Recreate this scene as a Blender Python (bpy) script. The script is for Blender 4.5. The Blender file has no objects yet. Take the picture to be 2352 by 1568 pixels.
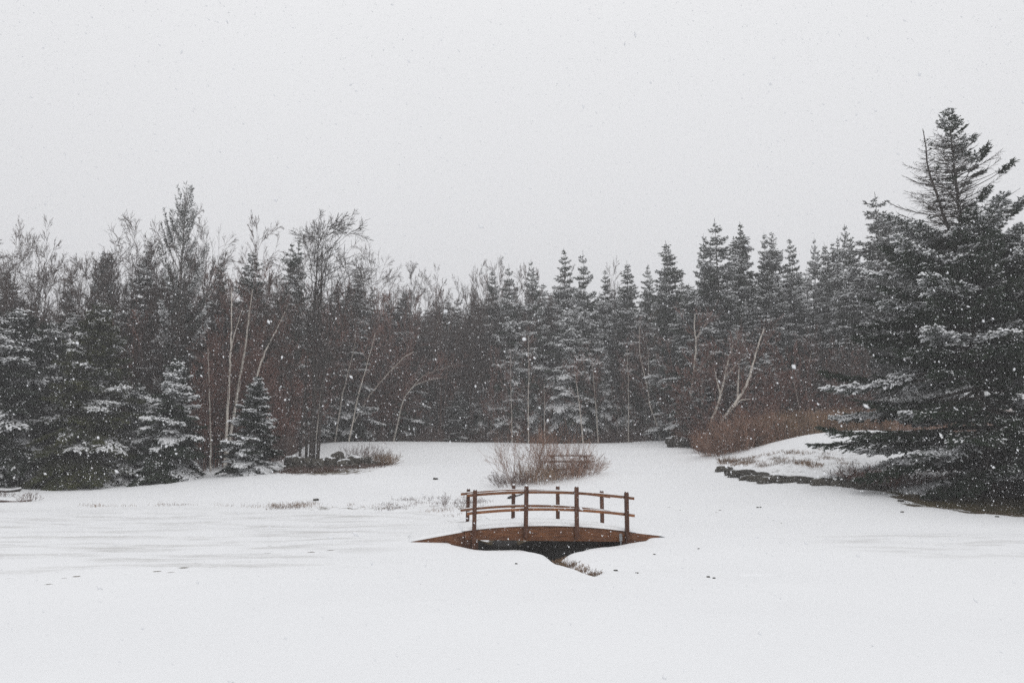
import bpy, math, random
import numpy as np
from mathutils import Vector, Matrix

# ------------------------------------------------------------------ camera, sky, light
SC = bpy.context.scene
COL = SC.collection
R_ = math.radians
FV = 1881.6
PITCH = math.atan(314 / FV)
CZ = 1.5
cam_d = bpy.data.cameras.new('camera')
cam_d.lens = 28.8; cam_d.sensor_width = 36; cam_d.clip_start = 0.05; cam_d.clip_end = 2000
cam_d.dof.use_dof = True; cam_d.dof.focus_distance = 22; cam_d.dof.aperture_fstop = 5.6
cam = bpy.data.objects.new('camera', cam_d); COL.objects.link(cam)
cam.location = (0, 0, CZ); cam.rotation_euler = (math.pi / 2 + PITCH, 0, 0)
SC.camera = cam

SUN_EL, SUN_AZ = R_(48), R_(150)
w = bpy.data.worlds.new('World'); SC.world = w; w.use_nodes = True
nt = w.node_tree; nt.nodes.clear()
def N(t, **k):
    n = nt.nodes.new(t)
    for a, b in k.items(): setattr(n, a, b)
    return n
sky = N('ShaderNodeTexSky', sky_type='NISHITA', sun_disc=False, sun_elevation=SUN_EL, sun_rotation=SUN_AZ)
hs = N('ShaderNodeHueSaturation'); hs.inputs['Saturation'].default_value = 0.10; hs.inputs['Value'].default_value = 0.6
tc = N('ShaderNodeTexCoord'); sp = N('ShaderNodeSeparateXYZ'); cr = N('ShaderNodeValToRGB')
cr.color_ramp.elements[0].position = 0.0; cr.color_ramp.elements[0].color = (.73, .738, .765, 1)
cr.color_ramp.elements[1].position = 0.9; cr.color_ramp.elements[1].color = (1, 1, 1, 1)
e = cr.color_ramp.elements.new(0.22); e.color = (.765, .772, .795, 1)
e = cr.color_ramp.elements.new(0.50); e.color = (.815, .822, .84, 1)
no = N('ShaderNodeTexNoise'); no.inputs['Scale'].default_value = 2.2; no.inputs['Detail'].default_value = 3
nm = N('ShaderNodeMapRange'); nm.inputs['To Min'].default_value = 11.1; nm.inputs['To Max'].default_value = 11.7
vm = N('ShaderNodeVectorMath', operation='SCALE')
mx = N('ShaderNodeMix', data_type='RGBA'); mx.inputs[0].default_value = 0.93
bg = N('ShaderNodeBackground'); bg.inputs['Strength'].default_value = 0.1
out = N('ShaderNodeOutputWorld')
L = nt.links.new
L(sky.outputs[0], hs.inputs['Color']); L(tc.outputs['Generated'], sp.inputs[0]); L(sp.outputs['Z'], cr.inputs[0])
L(tc.outputs['Generated'], no.inputs['Vector']); L(no.outputs['Fac'], nm.inputs['Value'])
L(cr.outputs[0], vm.inputs[0]); L(nm.outputs[0], vm.inputs['Scale'])
L(hs.outputs[0], mx.inputs[6]); L(vm.outputs[0], mx.inputs[7]); L(mx.outputs[2], bg.inputs[0]); L(bg.outputs[0], out.inputs[0])
sun_d = bpy.data.lights.new('sun', 'SUN'); sun_d.energy = 0.5; sun_d.angle = R_(60); sun_d.color = (1, .98, .96)
sun = bpy.data.objects.new('sun', sun_d); COL.objects.link(sun)
sd = Vector((math.sin(SUN_AZ) * math.cos(SUN_EL), math.cos(SUN_AZ) * math.cos(SUN_EL), math.sin(SUN_EL)))
sun.rotation_euler = sd.to_track_quat('Z', 'Y').to_euler()
SC.view_settings.view_transform = 'Standard'; SC.view_settings.look = 'None'
SC.view_settings.exposure = 0.0; SC.view_settings.gamma = 1
SC.render.engine = 'CYCLES'
SC.cycles.max_bounces = 5; SC.cycles.diffuse_bounces = 3; SC.cycles.volume_bounces = 0
SC.cycles.use_denoising = False; SC.cycles.use_adaptive_sampling = False

# ------------------------------------------------------------------ pixel -> world helper (photo seen 2352 wide)
cp, spn = math.cos(PITCH), math.sin(PITCH)
def at(vx, vy, Y):
    cx, cy = (vx - 1176) / FV, (784 - vy) / FV
    d = (cx, cp - cy * spn, spn + cy * cp)
    t = Y / d[1]
    return (d[0] * t, Y, CZ + d[2] * t)

# ------------------------------------------------------------------ mesh helpers
def mesh_np(name, V, F, mat=None, smooth=False):
    V = np.asarray(V, dtype=np.float32).reshape(-1, 3); F = np.asarray(F, dtype=np.int32)
    me = bpy.data.meshes.new(name)
    k = F.shape[1]; n = len(F)
    me.vertices.add(len(V)); me.vertices.foreach_set('co', V.ravel())
    me.loops.add(n * k); me.loops.foreach_set('vertex_index', F.ravel())
    me.polygons.add(n); me.polygons.foreach_set('loop_start', np.arange(0, n * k, k, dtype=np.int32))
    if smooth: me.polygons.foreach_set('use_smooth', np.ones(n, dtype=bool))
    me.update(calc_edges=True)
    if mat: me.materials.append(mat)
    return me
def mesh_py(name, V, F, mat=None, smooth=False):
    me = bpy.data.meshes.new(name); me.from_pydata([tuple(v) for v in V], [], F); me.update()
    if smooth:
        for p in me.polygons: p.use_smooth = True
    if mat: me.materials.append(mat)
    return me
def ob(name, me, parent=None, loc=(0, 0, 0), rot=(0, 0, 0), sc=(1, 1, 1)):
    o = bpy.data.objects.new(name, me); COL.objects.link(o)
    o.location = loc; o.rotation_euler = rot; o.scale = sc
    if parent: o.parent = parent
    return o
def tag(o, label=None, cat=None, group=None, kind=None):
    if label: o['label'] = label
    if cat: o['category'] = cat
    if group: o['group'] = group
    if kind: o['kind'] = kind
    return o
def bevel(o, wd=.006, seg=2):
    m = o.modifiers.new('bevel', 'BEVEL'); m.width = wd; m.segments = seg; m.limit_method = 'ANGLE'

class Quads:
    """collects quad batches"""
    def __init__(s): s.v = []; s.f = []; s.n = 0
    def add(s, V, F):
        V = V.reshape(-1, 3); s.v.append(V); s.f.append(F + s.n); s.n += len(V)
    def mesh(s, name, mat, smooth=False):
        return mesh_np(name, np.concatenate(s.v), np.concatenate(s.f), mat, smooth)
def nrm(a): return a / (np.linalg.norm(a, axis=-1, keepdims=True) + 1e-9)
def perp(d):
    ref = np.where(np.abs(d[:, 2:3]) > .9, np.array([[1., 0, 0]]), np.array([[0, 0, 1.]]))
    a = nrm(np.cross(d, ref)); return a, np.cross(d, a)
def segs_to(Q, P0, P1, r0, r1, k=3):
    P0, P1 = np.asarray(P0, float), np.asarray(P1, float); r0 = np.asarray(r0, float); r1 = np.asarray(r1, float)
    d = nrm(P1 - P0); a, b = perp(d); n = len(P0)
    ang = np.arange(k) * 2 * math.pi / k
    c = a[:, None] * np.cos(ang)[None, :, None] + b[:, None] * np.sin(ang)[None, :, None]
    V = np.concatenate([P0[:, None] + c * r0[:, None, None], P1[:, None] + c * r1[:, None, None]], 1)
    base = (np.arange(n) * 2 * k)[:, None, None]
    i = np.arange(k); f = np.stack([i, (i + 1) % k, (i + 1) % k + k, i + k], 1)
    Q.add(V, (base + f[None]).reshape(-1, 4))
def tube_to(Q, P, r, k=6):
    P = np.asarray(P, float); r = np.asarray(r, float); n = len(P)
    d = nrm(np.gradient(P, axis=0)); a, b = perp(d)
    ref = a[0]
    A = [];
    for i in range(n):
        ref = ref - d[i] * np.dot(ref, d[i]); ref = ref / (np.linalg.norm(ref) + 1e-9); A.append(ref)
    A = np.array(A); B = np.cross(d, A)
    ang = np.arange(k) * 2 * math.pi / k
    V = P[:, None] + (A[:, None] * np.cos(ang)[None, :, None] + B[:, None] * np.sin(ang)[None, :, None]) * r[:, None, None]
    f = []
    for i in range(n - 1):
        for j in range(k): f.append((i * k + j, i * k + (j + 1) % k, (i + 1) * k + (j + 1) % k, (i + 1) * k + j))
    Q.add(V, np.array(f))
def twigs_to(Q, P, D, Ln, W, cross=True):
    """thin diamond needle sprays"""
    S = nrm(np.cross(D, np.array([[0, 0, 1.]]) + 1e-3)); U = np.cross(S, D); n = len(P)
    Ln = Ln[:, None]; W = W[:, None]
    for k, A in enumerate((S, U) if cross else (S,)):
        wk = W * (1 if k == 0 else .6)
        V = np.stack([P - D * Ln * .05, P + D * Ln * .45 + A * wk, P + D * Ln, P + D * Ln * .4 - A * wk], 1)
        Q.add(V, np.arange(n * 4).reshape(n, 4))
def snow_to(Q, P, D, Ln, W, T):
    """small ridged pillows of snow lying on the sprays"""
    S = nrm(np.cross(D, np.array([[0, 0, 1.]]) + 1e-3)); up = np.array([[0, 0, 1.]]); n = len(P)
    Ln = Ln[:, None]; W = W[:, None]; T = T[:, None]
    b0 = P + up * W * .15; m = P + D * Ln * .5 + up * W * .15
    V = np.stack([b0, m + S * W, P + D * Ln * 1.02 + up * W * .1, m - S * W, m + up * (T + W * .2)], 1)
    base = (np.arange(n) * 5)[:, None, None]
    f = np.array([[0, 1, 4, 4], [1, 2, 4, 4], [2, 3, 4, 4], [3, 0, 4, 4]])[:, :3]
    Q.add(V, (base + f[None]).reshape(-1, 3))

# ------------------------------------------------------------------ materials
def mat(name, c1, c2=None, scale=8, rough=.8, bump=0, rnd=0, stretch=None, detail=4, spec=.3, ramp=(.35, .65)):
    m = bpy.data.materials.new(name); m.use_nodes = True; t = m.node_tree
    b = t.nodes['Principled BSDF']; b.inputs['Roughness'].default_value = rough
    b.inputs['Specular IOR Level'].default_value = spec
    l = t.links.new
    co = t.nodes.new('ShaderNodeTexCoord'); mp = t.nodes.new('ShaderNodeMapping')
    if stretch: mp.inputs['Scale'].default_value = stretch
    ns = t.nodes.new('ShaderNodeTexNoise'); ns.inputs['Scale'].default_value = scale; ns.inputs['Detail'].default_value = detail
    l(co.outputs['Object'], mp.inputs[0]); l(mp.outputs[0], ns.inputs['Vector'])
    r = t.nodes.new('ShaderNodeValToRGB'); r.color_ramp.elements[0].position = ramp[0]; r.color_ramp.elements[1].position = ramp[1]
    r.color_ramp.elements[0].color = (*c1, 1); r.color_ramp.elements[1].color = (*(c2 or c1), 1)
    l(ns.outputs['Fac'], r.inputs[0]); col = r.outputs[0]
    if rnd:
        oi = t.nodes.new('ShaderNodeObjectInfo'); mr = t.nodes.new('ShaderNodeMapRange')
        mr.inputs['To Min'].default_value = 1 - rnd; mr.inputs['To Max'].default_value = 1 + rnd
        vs = t.nodes.new('ShaderNodeVectorMath'); vs.operation = 'SCALE'
        l(oi.outputs['Random'], mr.inputs['Value']); l(col, vs.inputs[0]); l(mr.outputs[0], vs.inputs['Scale']); col = vs.outputs[0]
    l(col, b.inputs['Base Color'])
    if bump:
        bp = t.nodes.new('ShaderNodeBump'); bp.inputs['Strength'].default_value = bump; bp.inputs['Distance'].default_value = .02
        l(ns.outputs['Fac'], bp.inputs['Height']); l(bp.outputs[0], b.inputs['Normal'])
    return m
M_needle = mat('spruce_needles', (.018, .032, .021), (.042, .060, .036), 1.6, .7, rnd=.3, spec=.2)
M_needle_y = mat('olive_needles', (.032, .044, .018), (.080, .084, .032), 1.4, .7, rnd=.2, spec=.2)
M_needle_g = mat('grey_green_needles', (.036, .045, .040), (.07, .078, .066), 1.8, .7, rnd=.25, spec=.2)
M_bark = mat('conifer_bark', (.035, .028, .025), (.085, .072, .062), 10, .9, .5, rnd=.2, stretch=(1, 1, .3))
M_twig = mat('grey_brown_bark', (.040, .024, .020), (.088, .056, .045), 6, .9, rnd=.3, stretch=(1, 1, .4))
M_dark = mat('dark_wet_bark', (.022, .018, .017), (.06, .05, .044), 9, .8, .4, stretch=(1, 1, .3))
M_red = mat('red_brown_twigs', (.115, .050, .040), (.24, .128, .100), 3, .9, rnd=.3)
M_birch = mat('birch_bark', (.14, .12, .10), (.52, .48, .43), 7, .7, .2, rnd=.25, stretch=(1, 1, 3), ramp=(.33, .5))
M_snow = mat('fresh_snow', (.78, .79, .81), (.84, .85, .86), 5, .65, .15, spec=.2)
M_flake = mat('snowflake', (.85, .86, .88), None, 5, .6, spec=.2)
M_wood = mat('stained_timber', (.085, .034, .016), (.175, .072, .03), 5, .62, .25, rnd=.18, stretch=(.6, 6, 6), detail=6)
M_post = mat('dark_stained_post', (.055, .024, .015), (.12, .052, .029), 9, .6, .3, rnd=.2, stretch=(4, 4, .7), detail=6)
M_rail = mat('orange_brown_rail', (.13, .05, .02), (.25, .10, .036), 6, .55, .25, rnd=.25, stretch=(.7, 6, 6), detail=6)
M_rock = mat('wet_field_stone', (.022, .02, .016), (.095, .085, .07), 6, .75, .8, rnd=.3, detail=8)
M_bush = mat('bare_shrub_stems', (.16, .088, .062), (.34, .21, .155), 1.5, .9)
M_grass = mat('dead_tan_grass', (.15, .095, .062), (.32, .21, .135), 1.2, .9, rnd=.2)
M_stem = mat('dead_stems', (.085, .055, .05), (.20, .14, .12), .9, .9)
M_table = mat('weathered_table_wood', (.09, .05, .035), (.17, .11, .08), 8, .8, .3)
M_metal = mat('grey_metal', (.16, .17, .18), (.26, .27, .28), 20, .45)
M_water = mat('creek_water', (.012, .012, .011), (.02, .02, .018), 3, .12, spec=.6)
M_turf = mat('olive_turf', (.05, .048, .022), (.13, .105, .058), 1.5, .9)
M_leaf = mat('leaf_litter', (.05, .028, .02), (.13, .075, .05), 6, .9)

# ------------------------------------------------------------------ terrain
CP = []
def c(vx, vy, Y): CP.append(at(vx, vy, Y))
for p in [(0, 1568, 6), (1176, 1568, 6), (2352, 1568, 6), (0, 1330, 12.3), (600, 1300, 13.7), (1800, 1300, 14), (2352, 1290, 14.7),
          (0, 1250, 18), (600, 1250, 18), (0, 1165, 30), (600, 1168, 30), (1000, 1180, 28), (2352, 1230, 20), (1900, 1230, 20), (2352, 1187, 26),
          (1800, 1180, 26), (945, 1243, 18), (1515, 1231, 18.6), (1250, 1256, 17.4), (1250, 1195, 26), (1250, 1150, 31), (1150, 1125, 34.5), (1380, 1088, 37),
          (1250, 1106, 36), (1250, 1060, 46), (900, 1062, 44), (1500, 1060, 44), (700, 1019, 62), (900, 1013, 67), (1200, 1017, 69), (1500, 1011, 67),
          (1560, 1006, 64), (0, 1117, 38), (200, 1123, 39), (350, 1113, 39), (500, 1099, 39), (640, 1083, 40), (750, 1076, 41), (880, 1064, 42.5),
          (1655, 1080, 38), (1760, 1105, 34), (1900, 1114, 31.5), (1960, 1127, 30), (2100, 1148, 28.5), (2245, 1135, 30),
          (1800, 1062, 36.8), (1780, 1022, 40.5), (1850, 1001, 41.5), (1950, 990, 42), (2100, 990, 42), (1950, 1050, 36.5), (2150, 1060, 37),
          (1700, 1048, 41.5), (1560, 1030, 52), (2100, 940, 60), (2330, 908, 62), (2100, 905, 66)]: c(*p)
CP += [(-12, -10, 0), (12, -10, 0), (-25, 4, 0), (25, 4, 0), (0, 0, 0), (-6, 9, 0), (6, 9, 0), (-26, 55, 2.2), (-10, 54, 3.3), (14, 49, 3.1), (23, 49, 3.6),
       (60, 60, 10), (42, 30, 2.2), (31, 45, 4.4), (0, 85, 5.0), (-40, 85, 4.5), (40, 90, 9), (-60, 60, 2.5), (-60, 30, .8), (62, 30, 2.0), (0, 150, 5), (-100, 150, 4),
       (100, 150, 9), (-100, 0, 0), (100, 0, 0), (0, -40, 0), (-200, 260, 5), (200, 260, 5), (0, 260, 5), (-200, -60, 0), (200, -60, 0)]
CP = np.array(CP)
def tps_k(d2): return np.where(d2 > 1e-9, d2 * np.log(d2 + 1e-12), 0)
n = len(CP)
K = tps_k(((CP[:, None, :2] - CP[None, :, :2]) ** 2).sum(-1)) + np.eye(n) * .6
Pm = np.c_[np.ones(n), CP[:, :2]]
A = np.block([[K, Pm], [Pm.T, np.zeros((3, 3))]])
TW = np.linalg.solve(A, np.r_[CP[:, 2], 0, 0, 0])
def hbase(X, Y):
    X = np.asarray(X, float); Y = np.asarray(Y, float); sh = X.shape
    x = X.ravel(); y = Y.ravel(); o = TW[n] + TW[n + 1] * x + TW[n + 2] * y
    for i in range(n): o = o + TW[i] * tps_k((x - CP[i, 0]) ** 2 + (y - CP[i, 1]) ** 2)
    return o.reshape(sh)
def hit(vx, vy, y0=5, y1=75):
    """where the sight line through a photo pixel meets the base terrain"""
    ys = np.linspace(y0, y1, 500); p = np.array([at(vx, vy, y) for y in ys])
    g = hbase(p[:, 0], p[:, 1]); k = np.argmax(p[:, 2] < g)
    if k == 0: k = int(np.argmin(np.abs(p[:, 2] - g)))
    return p[k]
# bridge frame: a along the bridge, b across it (away from the camera)
BX, BY, BTH, BS, BW = -.813, 17.9, .1116, 1.108, 2.32
ua = np.array([math.cos(BTH), math.sin(BTH)]); ub = np.array([-math.sin(BTH), math.cos(BTH)])
def bl(a, b, z=0.): return (BX + a * ua[0] + b * ub[0], BY + a * ua[1] + b * ub[1], z)
def to_ab(X, Y): return (X - BX) * ua[0] + (Y - BY) * ua[1], (X - BX) * ub[0] + (Y - BY) * ub[1]
def lay(vx, vy): return hit(vx, vy)[:2]
DITCH = [lay(1378, 1322), lay(1340, 1306), lay(1300, 1292), lay(1275, 1275), bl(1.75, -.1)[:2], bl(1.7, 1.2)[:2], bl(1.0, 2.9)[:2], lay(1150, 1192), lay(1085, 1192), lay(1040, 1183), lay(990, 1176), lay(900, 1173), lay(760, 1171), lay(600, 1169)]
DITCH = np.array(DITCH)
DW = [.08, .13, .16, .2, .45, .7, .7, .6, .5, .45, .4, .35, .3, .3]
DD = [.03, .10, .14, .18, .3, .35, .35, .2, .14, .09, .05, .03, .02, 0]
PRINTS = [(x * .415, 1062.3 + y * .415) for x, y in [(865, 608), (945, 616), (1015, 591), (1050, 606), (1095, 570), (1130, 582), (1170, 583), (1210, 550), (1250, 572),
          (1275, 527), (1275, 556), (1385, 502), (1375, 518), (1410, 530), (1385, 547), (1480, 488), (1490, 455), (1690, 500), (1725, 485), (1830, 478),
          (1945, 470), (50, 636), (250, 632), (350, 638), (420, 636), (690, 628), (270, 670), (1540, 513)]]
PRINTS += [(1435.5 + x * .3896, 947.4 + y * .3896) for x, y in [(400, 518), (430, 545), (300, 578), (330, 575), (360, 570), (380, 555), (480, 465), (540, 590), (560, 580),
          (590, 683), (740, 672), (820, 655), (870, 628), (920, 645), (500, 660), (260, 560), (620, 430), (670, 450), (720, 480), (760, 510), (125, 410)]]
rngp = random.Random(5)
PR = [(*hit(*p)[:2], rngp.uniform(-.8, .5), rngp.uniform(.06, .11)) for p in PRINTS]
HOLE = [(*hit(1740, 1322)[:2], .16, .05, .13), (*hit(1755, 1321)[:2], .17, .05, .08), (*hit(1712, 1322)[:2], .1, .05, .03)]
def wav(X, Y, lam, seed, k=7):
    r = np.random.RandomState(seed); o = 0
    for i in range(k):
        a = r.uniform(0, 2 * math.pi); l = lam * r.uniform(.6, 1.6); o = o + np.sin((X * math.cos(a) + Y * math.sin(a)) * 2 * math.pi / l + r.uniform(0, 6.28) + .7 * np.sin((X * math.sin(a) - Y * math.cos(a)) * 3.1 / l))
    return o / k
def sstep(a, b, x): t = np.clip((x - a) / (b - a), 0, 1); return t * t * (3 - 2 * t)
def detail(X, Y):
    """returns height offset, bare-soil amount, thin-snow amount"""
    X = np.asarray(X, float); Y = np.asarray(Y, float)
    dz = .06 * wav(X, Y, 6, 1) * sstep(4, 9, Y) + .03 * wav(X, Y, 14, 31) + .02 * wav(X, Y, 2.6, 2) + .006 * wav(X, Y, .8, 3)
    dz = dz + .02 * wav(X, Y, .7, 4) * sstep(30, 36, Y) * sstep(8, 11, X)
    bare = np.zeros_like(X); thin = np.zeros_like(X)
    ab_ = to_ab(X, Y); calm = 1 - np.exp(-((ab_[0] - 1.6) / 3.4) ** 4 - ((ab_[1] - .6) / 2.6) ** 4)
    dz = dz * calm + .012 * wav(X, Y, 1.1, 3) * (1 - calm)
    # shallow creek
    best = np.full(X.shape, 1e9); dep = np.zeros_like(X); wid = np.ones_like(X)
    for i in range(len(DITCH) - 1):
        p, q = DITCH[i], DITCH[i + 1]; v = q - p; t = np.clip(((X - p[0]) * v[0] + (Y - p[1]) * v[1]) / v.dot(v), 0, 1)
        d = np.hypot(X - p[0] - t * v[0], Y - p[1] - t * v[1]); m = d < best
        best = np.where(m, d, best); dep = np.where(m, DD[i] + t * (DD[i + 1] - DD[i]), dep); wid = np.where(m, DW[i] + t * (DW[i + 1] - DW[i]), wid)
    u = best / wid + .25 * wav(X, Y, .9, 8)
    dz = dz - dep * np.exp(-np.clip(u, 0, 9) ** 2 * 1.1)
    bare = np.maximum(bare, np.exp(-(np.clip(u, 0, 9) / .62) ** 4) * (sstep(.03, .22, dep) * .78 + .35 * sstep(.2, .33, dep)))
    # sheltered hollow under the deck
    a, b = to_ab(X, Y)
    dz = dz - .10 * sstep(-.7, .2, a) * sstep(4.0, 2.9, a) * sstep(-1.8, -.4, b) * sstep(BW + .6, BW, b)
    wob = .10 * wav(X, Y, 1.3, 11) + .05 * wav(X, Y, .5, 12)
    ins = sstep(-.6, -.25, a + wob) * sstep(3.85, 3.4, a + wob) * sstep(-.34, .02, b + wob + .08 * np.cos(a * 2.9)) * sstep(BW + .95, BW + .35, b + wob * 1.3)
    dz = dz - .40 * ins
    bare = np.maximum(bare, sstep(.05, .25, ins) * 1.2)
    # prints and the small melt hole
    for (px, py, an, s) in PR:
        m = (np.abs(X - px) < .6) & (np.abs(Y - py) < .6)
        if not m.any(): continue
        x = X[m] - px; y = Y[m] - py; e1 = x * math.cos(an) + y * math.sin(an); e2 = -x * math.sin(an) + y * math.cos(an)
        rr = (e1 / s) ** 2 + (e2 / (s * .85)) ** 2
        dz[m] += -.014 * np.exp(-rr ** 1.5) + .003 * np.exp(-(np.sqrt(rr) - 1.5) ** 2 * 5); bare[m] = np.maximum(bare[m], .43 * np.exp(-rr ** 2))
    for (px, py, s1, s2, d) in HOLE:
        rr = ((X - px) / s1) ** 2 + ((Y - py) / (s2 * 2)) ** 2; dz = dz - d * np.exp(-rr ** 2)
    # thin grey snow over short lawn, left and right
    lawn = sstep(.0, 1.0, (Y - (12.3 + .10 * (X + 8)))) * sstep(31, 27, Y) * sstep(-1.2, -4.5, X)
    lawn2 = sstep(0, 1., (Y - 15.0)) * sstep(22, 19, Y) * sstep(6.0, 8.0, X)
    thin = np.maximum(lawn, lawn2 * .9)
    # brown turf under the big spruce
    tx, ty = 18.6, 28.5
    e = ((X - tx) / 5.4) ** 2 + ((Y - ty) / 2.9) ** 2 + .30 * wav(X, Y, 1.1, 21)
    edge = sstep(1.35, .75, e) * sstep(24.9, 26.0, Y - .06 * (X - 17) + .3 * wav(X, Y, 1.1, 22))
    bare = np.maximum(bare, edge * .66)
    # litter around the stone heap and grassy mound face
    hx, hy = hit(760, 1085)[:2]; bare = np.maximum(bare, .46 * np.exp(-((X - hx) / 2.8) ** 2 - ((Y - hy) / 1.3) ** 2))
    bare = np.maximum(bare, .25 * sstep(33, 35, Y) * sstep(41, 38, Y) * sstep(9.3, 10.5, X))
    bare = np.maximum(bare, .30 * np.exp(-((X + 5) / 9) ** 2) * np.exp(-((Y - 30.0 + .02 * X) / .9) ** 2))
    bare = np.maximum(bare, .33 * np.exp(-((X + 1) / 2.2) ** 2) * np.exp(-((Y - 26.5) / 2.2) ** 2))
    # forest floor
    bare = np.maximum(bare, .55 * sstep(68, 73, Y))
    return dz, bare, thin
def hz(x, y):
    X = np.array([float(x)]); Y = np.array([float(y)]); return float(hbase(X, Y)[0] + detail(X, Y)[0][0])
def axis(parts):
    o = []
    for a, b, s in parts: o.append(np.arange(a, b, s))
    return np.unique(np.round(np.concatenate(o), 4))
ax_x = axis([(-220, -60, 16), (-60, -26, 3), (-26, -14, .6), (-14, -8.6, .16), (-8.6, 7.5, .05), (7.5, 22, .12), (22, 32, .6), (32, 60, 3), (60, 221, 16)])
ax_y = axis([(-60, 0, 6), (0, 9, .5), (9, 11.5, .12), (11.5, 17, .045), (17, 21.5, .05), (21.5, 32, .10), (32, 46, .22), (46, 75, .6), (75, 120, 5), (120, 281, 20)])
GX, GY = np.meshgrid(ax_x, ax_y)
dz, bare, thin = detail(GX, GY)
GZ = hbase(GX, GY) + dz
nx, ny = len(ax_x), len(ax_y)
idx = np.arange(nx * ny).reshape(ny, nx)
Fq = np.stack([idx[:-1, :-1], idx[:-1, 1:], idx[1:, 1:], idx[1:, :-1]], -1).reshape(-1, 4)
# ground material: snow, thin snow over lawn, bare earth and dead grass
mg = bpy.data.materials.new('snow_covered_ground'); mg.use_nodes = True; t = mg.node_tree; l = t.links.new
bs = t.nodes['Principled BSDF']; bs.inputs['Roughness'].default_value = .7; bs.inputs['Specular IOR Level'].default_value = .15
def tn(ty, **k):
    q = t.nodes.new(ty)
    for a_, b_ in k.items(): setattr(q, a_, b_)
    return q
def tnoise(scale, detail_, st=(1, 1, 1)):
    mp = tn('ShaderNodeMapping'); mp.inputs['Scale'].default_value = st; ns = tn('ShaderNodeTexNoise')
    ns.inputs['Scale'].default_value = scale; ns.inputs['Detail'].default_value = detail_; ns.inputs['Roughness'].default_value = .6
    l(tcg.outputs['Object'], mp.inputs[0]); l(mp.outputs[0], ns.inputs['Vector']); return ns.outputs['Fac']
def tmath(op, a_, b_, clamp=False):
    q = tn('ShaderNodeMath', operation=op); q.use_clamp = clamp
    for i_, v_ in enumerate((a_, b_)):
        if isinstance(v_, (int, float)): q.inputs[i_].default_value = v_
        else: l(v_, q.inputs[i_])
    return q.outputs[0]
def tmix(f, a_, b_):
    q = tn('ShaderNodeMix', data_type='RGBA')
    if isinstance(f, (int, float)): q.inputs[0].default_value = f
    else: l(f, q.inputs[0])
    for i_, v_ in ((6, a_), (7, b_)):
        if isinstance(v_, tuple): q.inputs[i_].default_value = (*v_, 1)
        else: l(v_, q.inputs[i_])
    return q.outputs[2]
tcg = tn('ShaderNodeTexCoord')
aB = tn('ShaderNodeAttribute', attribute_name='bare'); aT = tn('ShaderNodeAttribute', attribute_name='thin')
n1 = tnoise(3.2, 7); n2 = tnoise(.75, 8, (.6, 1.5, 1)); n3 = tnoise(14, 4); n5 = tnoise(.2, 3)
soil = tmix(tmath('MULTIPLY', tmath('SUBTRACT', n1, .35), 3.0, True), (.045, .03, .02), (.10, .07, .042))
soil = tmix(tmath('MULTIPLY', tmath('SUBTRACT', n3, .45), 3.5, True), soil, (.075, .072, .035))
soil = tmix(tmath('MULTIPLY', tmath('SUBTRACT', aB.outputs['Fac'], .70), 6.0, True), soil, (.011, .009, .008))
snow = tmix(n5, (.80, .81, .83), (.85, .86, .875))
mt_ = tmath('MULTIPLY', tmath('SUBTRACT', tmath('ADD', n2, tmath('MULTIPLY', n3, .25)), .60), 5.0, True)
snow = tmix(tmath('MULTIPLY', tmath('MULTIPLY', mt_, aT.outputs['Fac']), .5), snow, (.36, .35, .33))
mb_ = tmath('MULTIPLY', tmath('SUBTRACT', tmath('ADD', tmath('MULTIPLY', aB.outputs['Fac'], 1.0), tmath('MULTIPLY', tmath('ADD', n1, tmath('MULTIPLY', n3, .6)), .55)), .72), 7.0, True)
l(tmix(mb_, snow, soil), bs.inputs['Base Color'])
bp = tn('ShaderNodeBump'); bp.inputs['Strength'].default_value = .25; bp.inputs['Distance'].default_value = .02
l(tmath('ADD', n1, n3), bp.inputs['Height']); l(bp.outputs[0], bs.inputs['Normal'])
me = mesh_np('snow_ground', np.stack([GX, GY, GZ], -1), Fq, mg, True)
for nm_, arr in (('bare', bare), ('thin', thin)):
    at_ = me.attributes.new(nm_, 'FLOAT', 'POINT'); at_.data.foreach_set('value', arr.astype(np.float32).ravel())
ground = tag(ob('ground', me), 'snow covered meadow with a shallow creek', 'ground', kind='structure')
# creek water in the bottom of the ditch
Q = Quads(); P = []
for i in range(3, 5):
    for s_ in np.linspace(0, 1, 6)[:-1]:
        p = DITCH[i] * (1 - s_) + DITCH[i + 1] * s_; P.append((p[0], p[1], DW[i] * (1 - s_) + DW[i + 1] * s_))
P = np.array(P); tg = nrm(np.gradient(P[:, :2], axis=0)); nn = np.c_[-tg[:, 1], tg[:, 0]]
zc = np.array([hz(p[0], p[1]) for p in P]); zc = np.minimum.accumulate(zc[::-1])[::-1] + .015
V = []
for i in range(len(P)):
    for sg in (-1, 1): V.append((P[i, 0] + nn[i, 0] * sg * P[i, 2] * .45, P[i, 1] + nn[i, 1] * sg * P[i, 2] * .45, zc[i]))
tag(ob('creek_water', mesh_py('creek_water', V, [(2 * i, 2 * i + 2, 2 * i + 3, 2 * i + 1) for i in range(len(P) - 1)], M_water)), 'dark creek water running beneath the footbridge', 'water', kind='structure')

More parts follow.
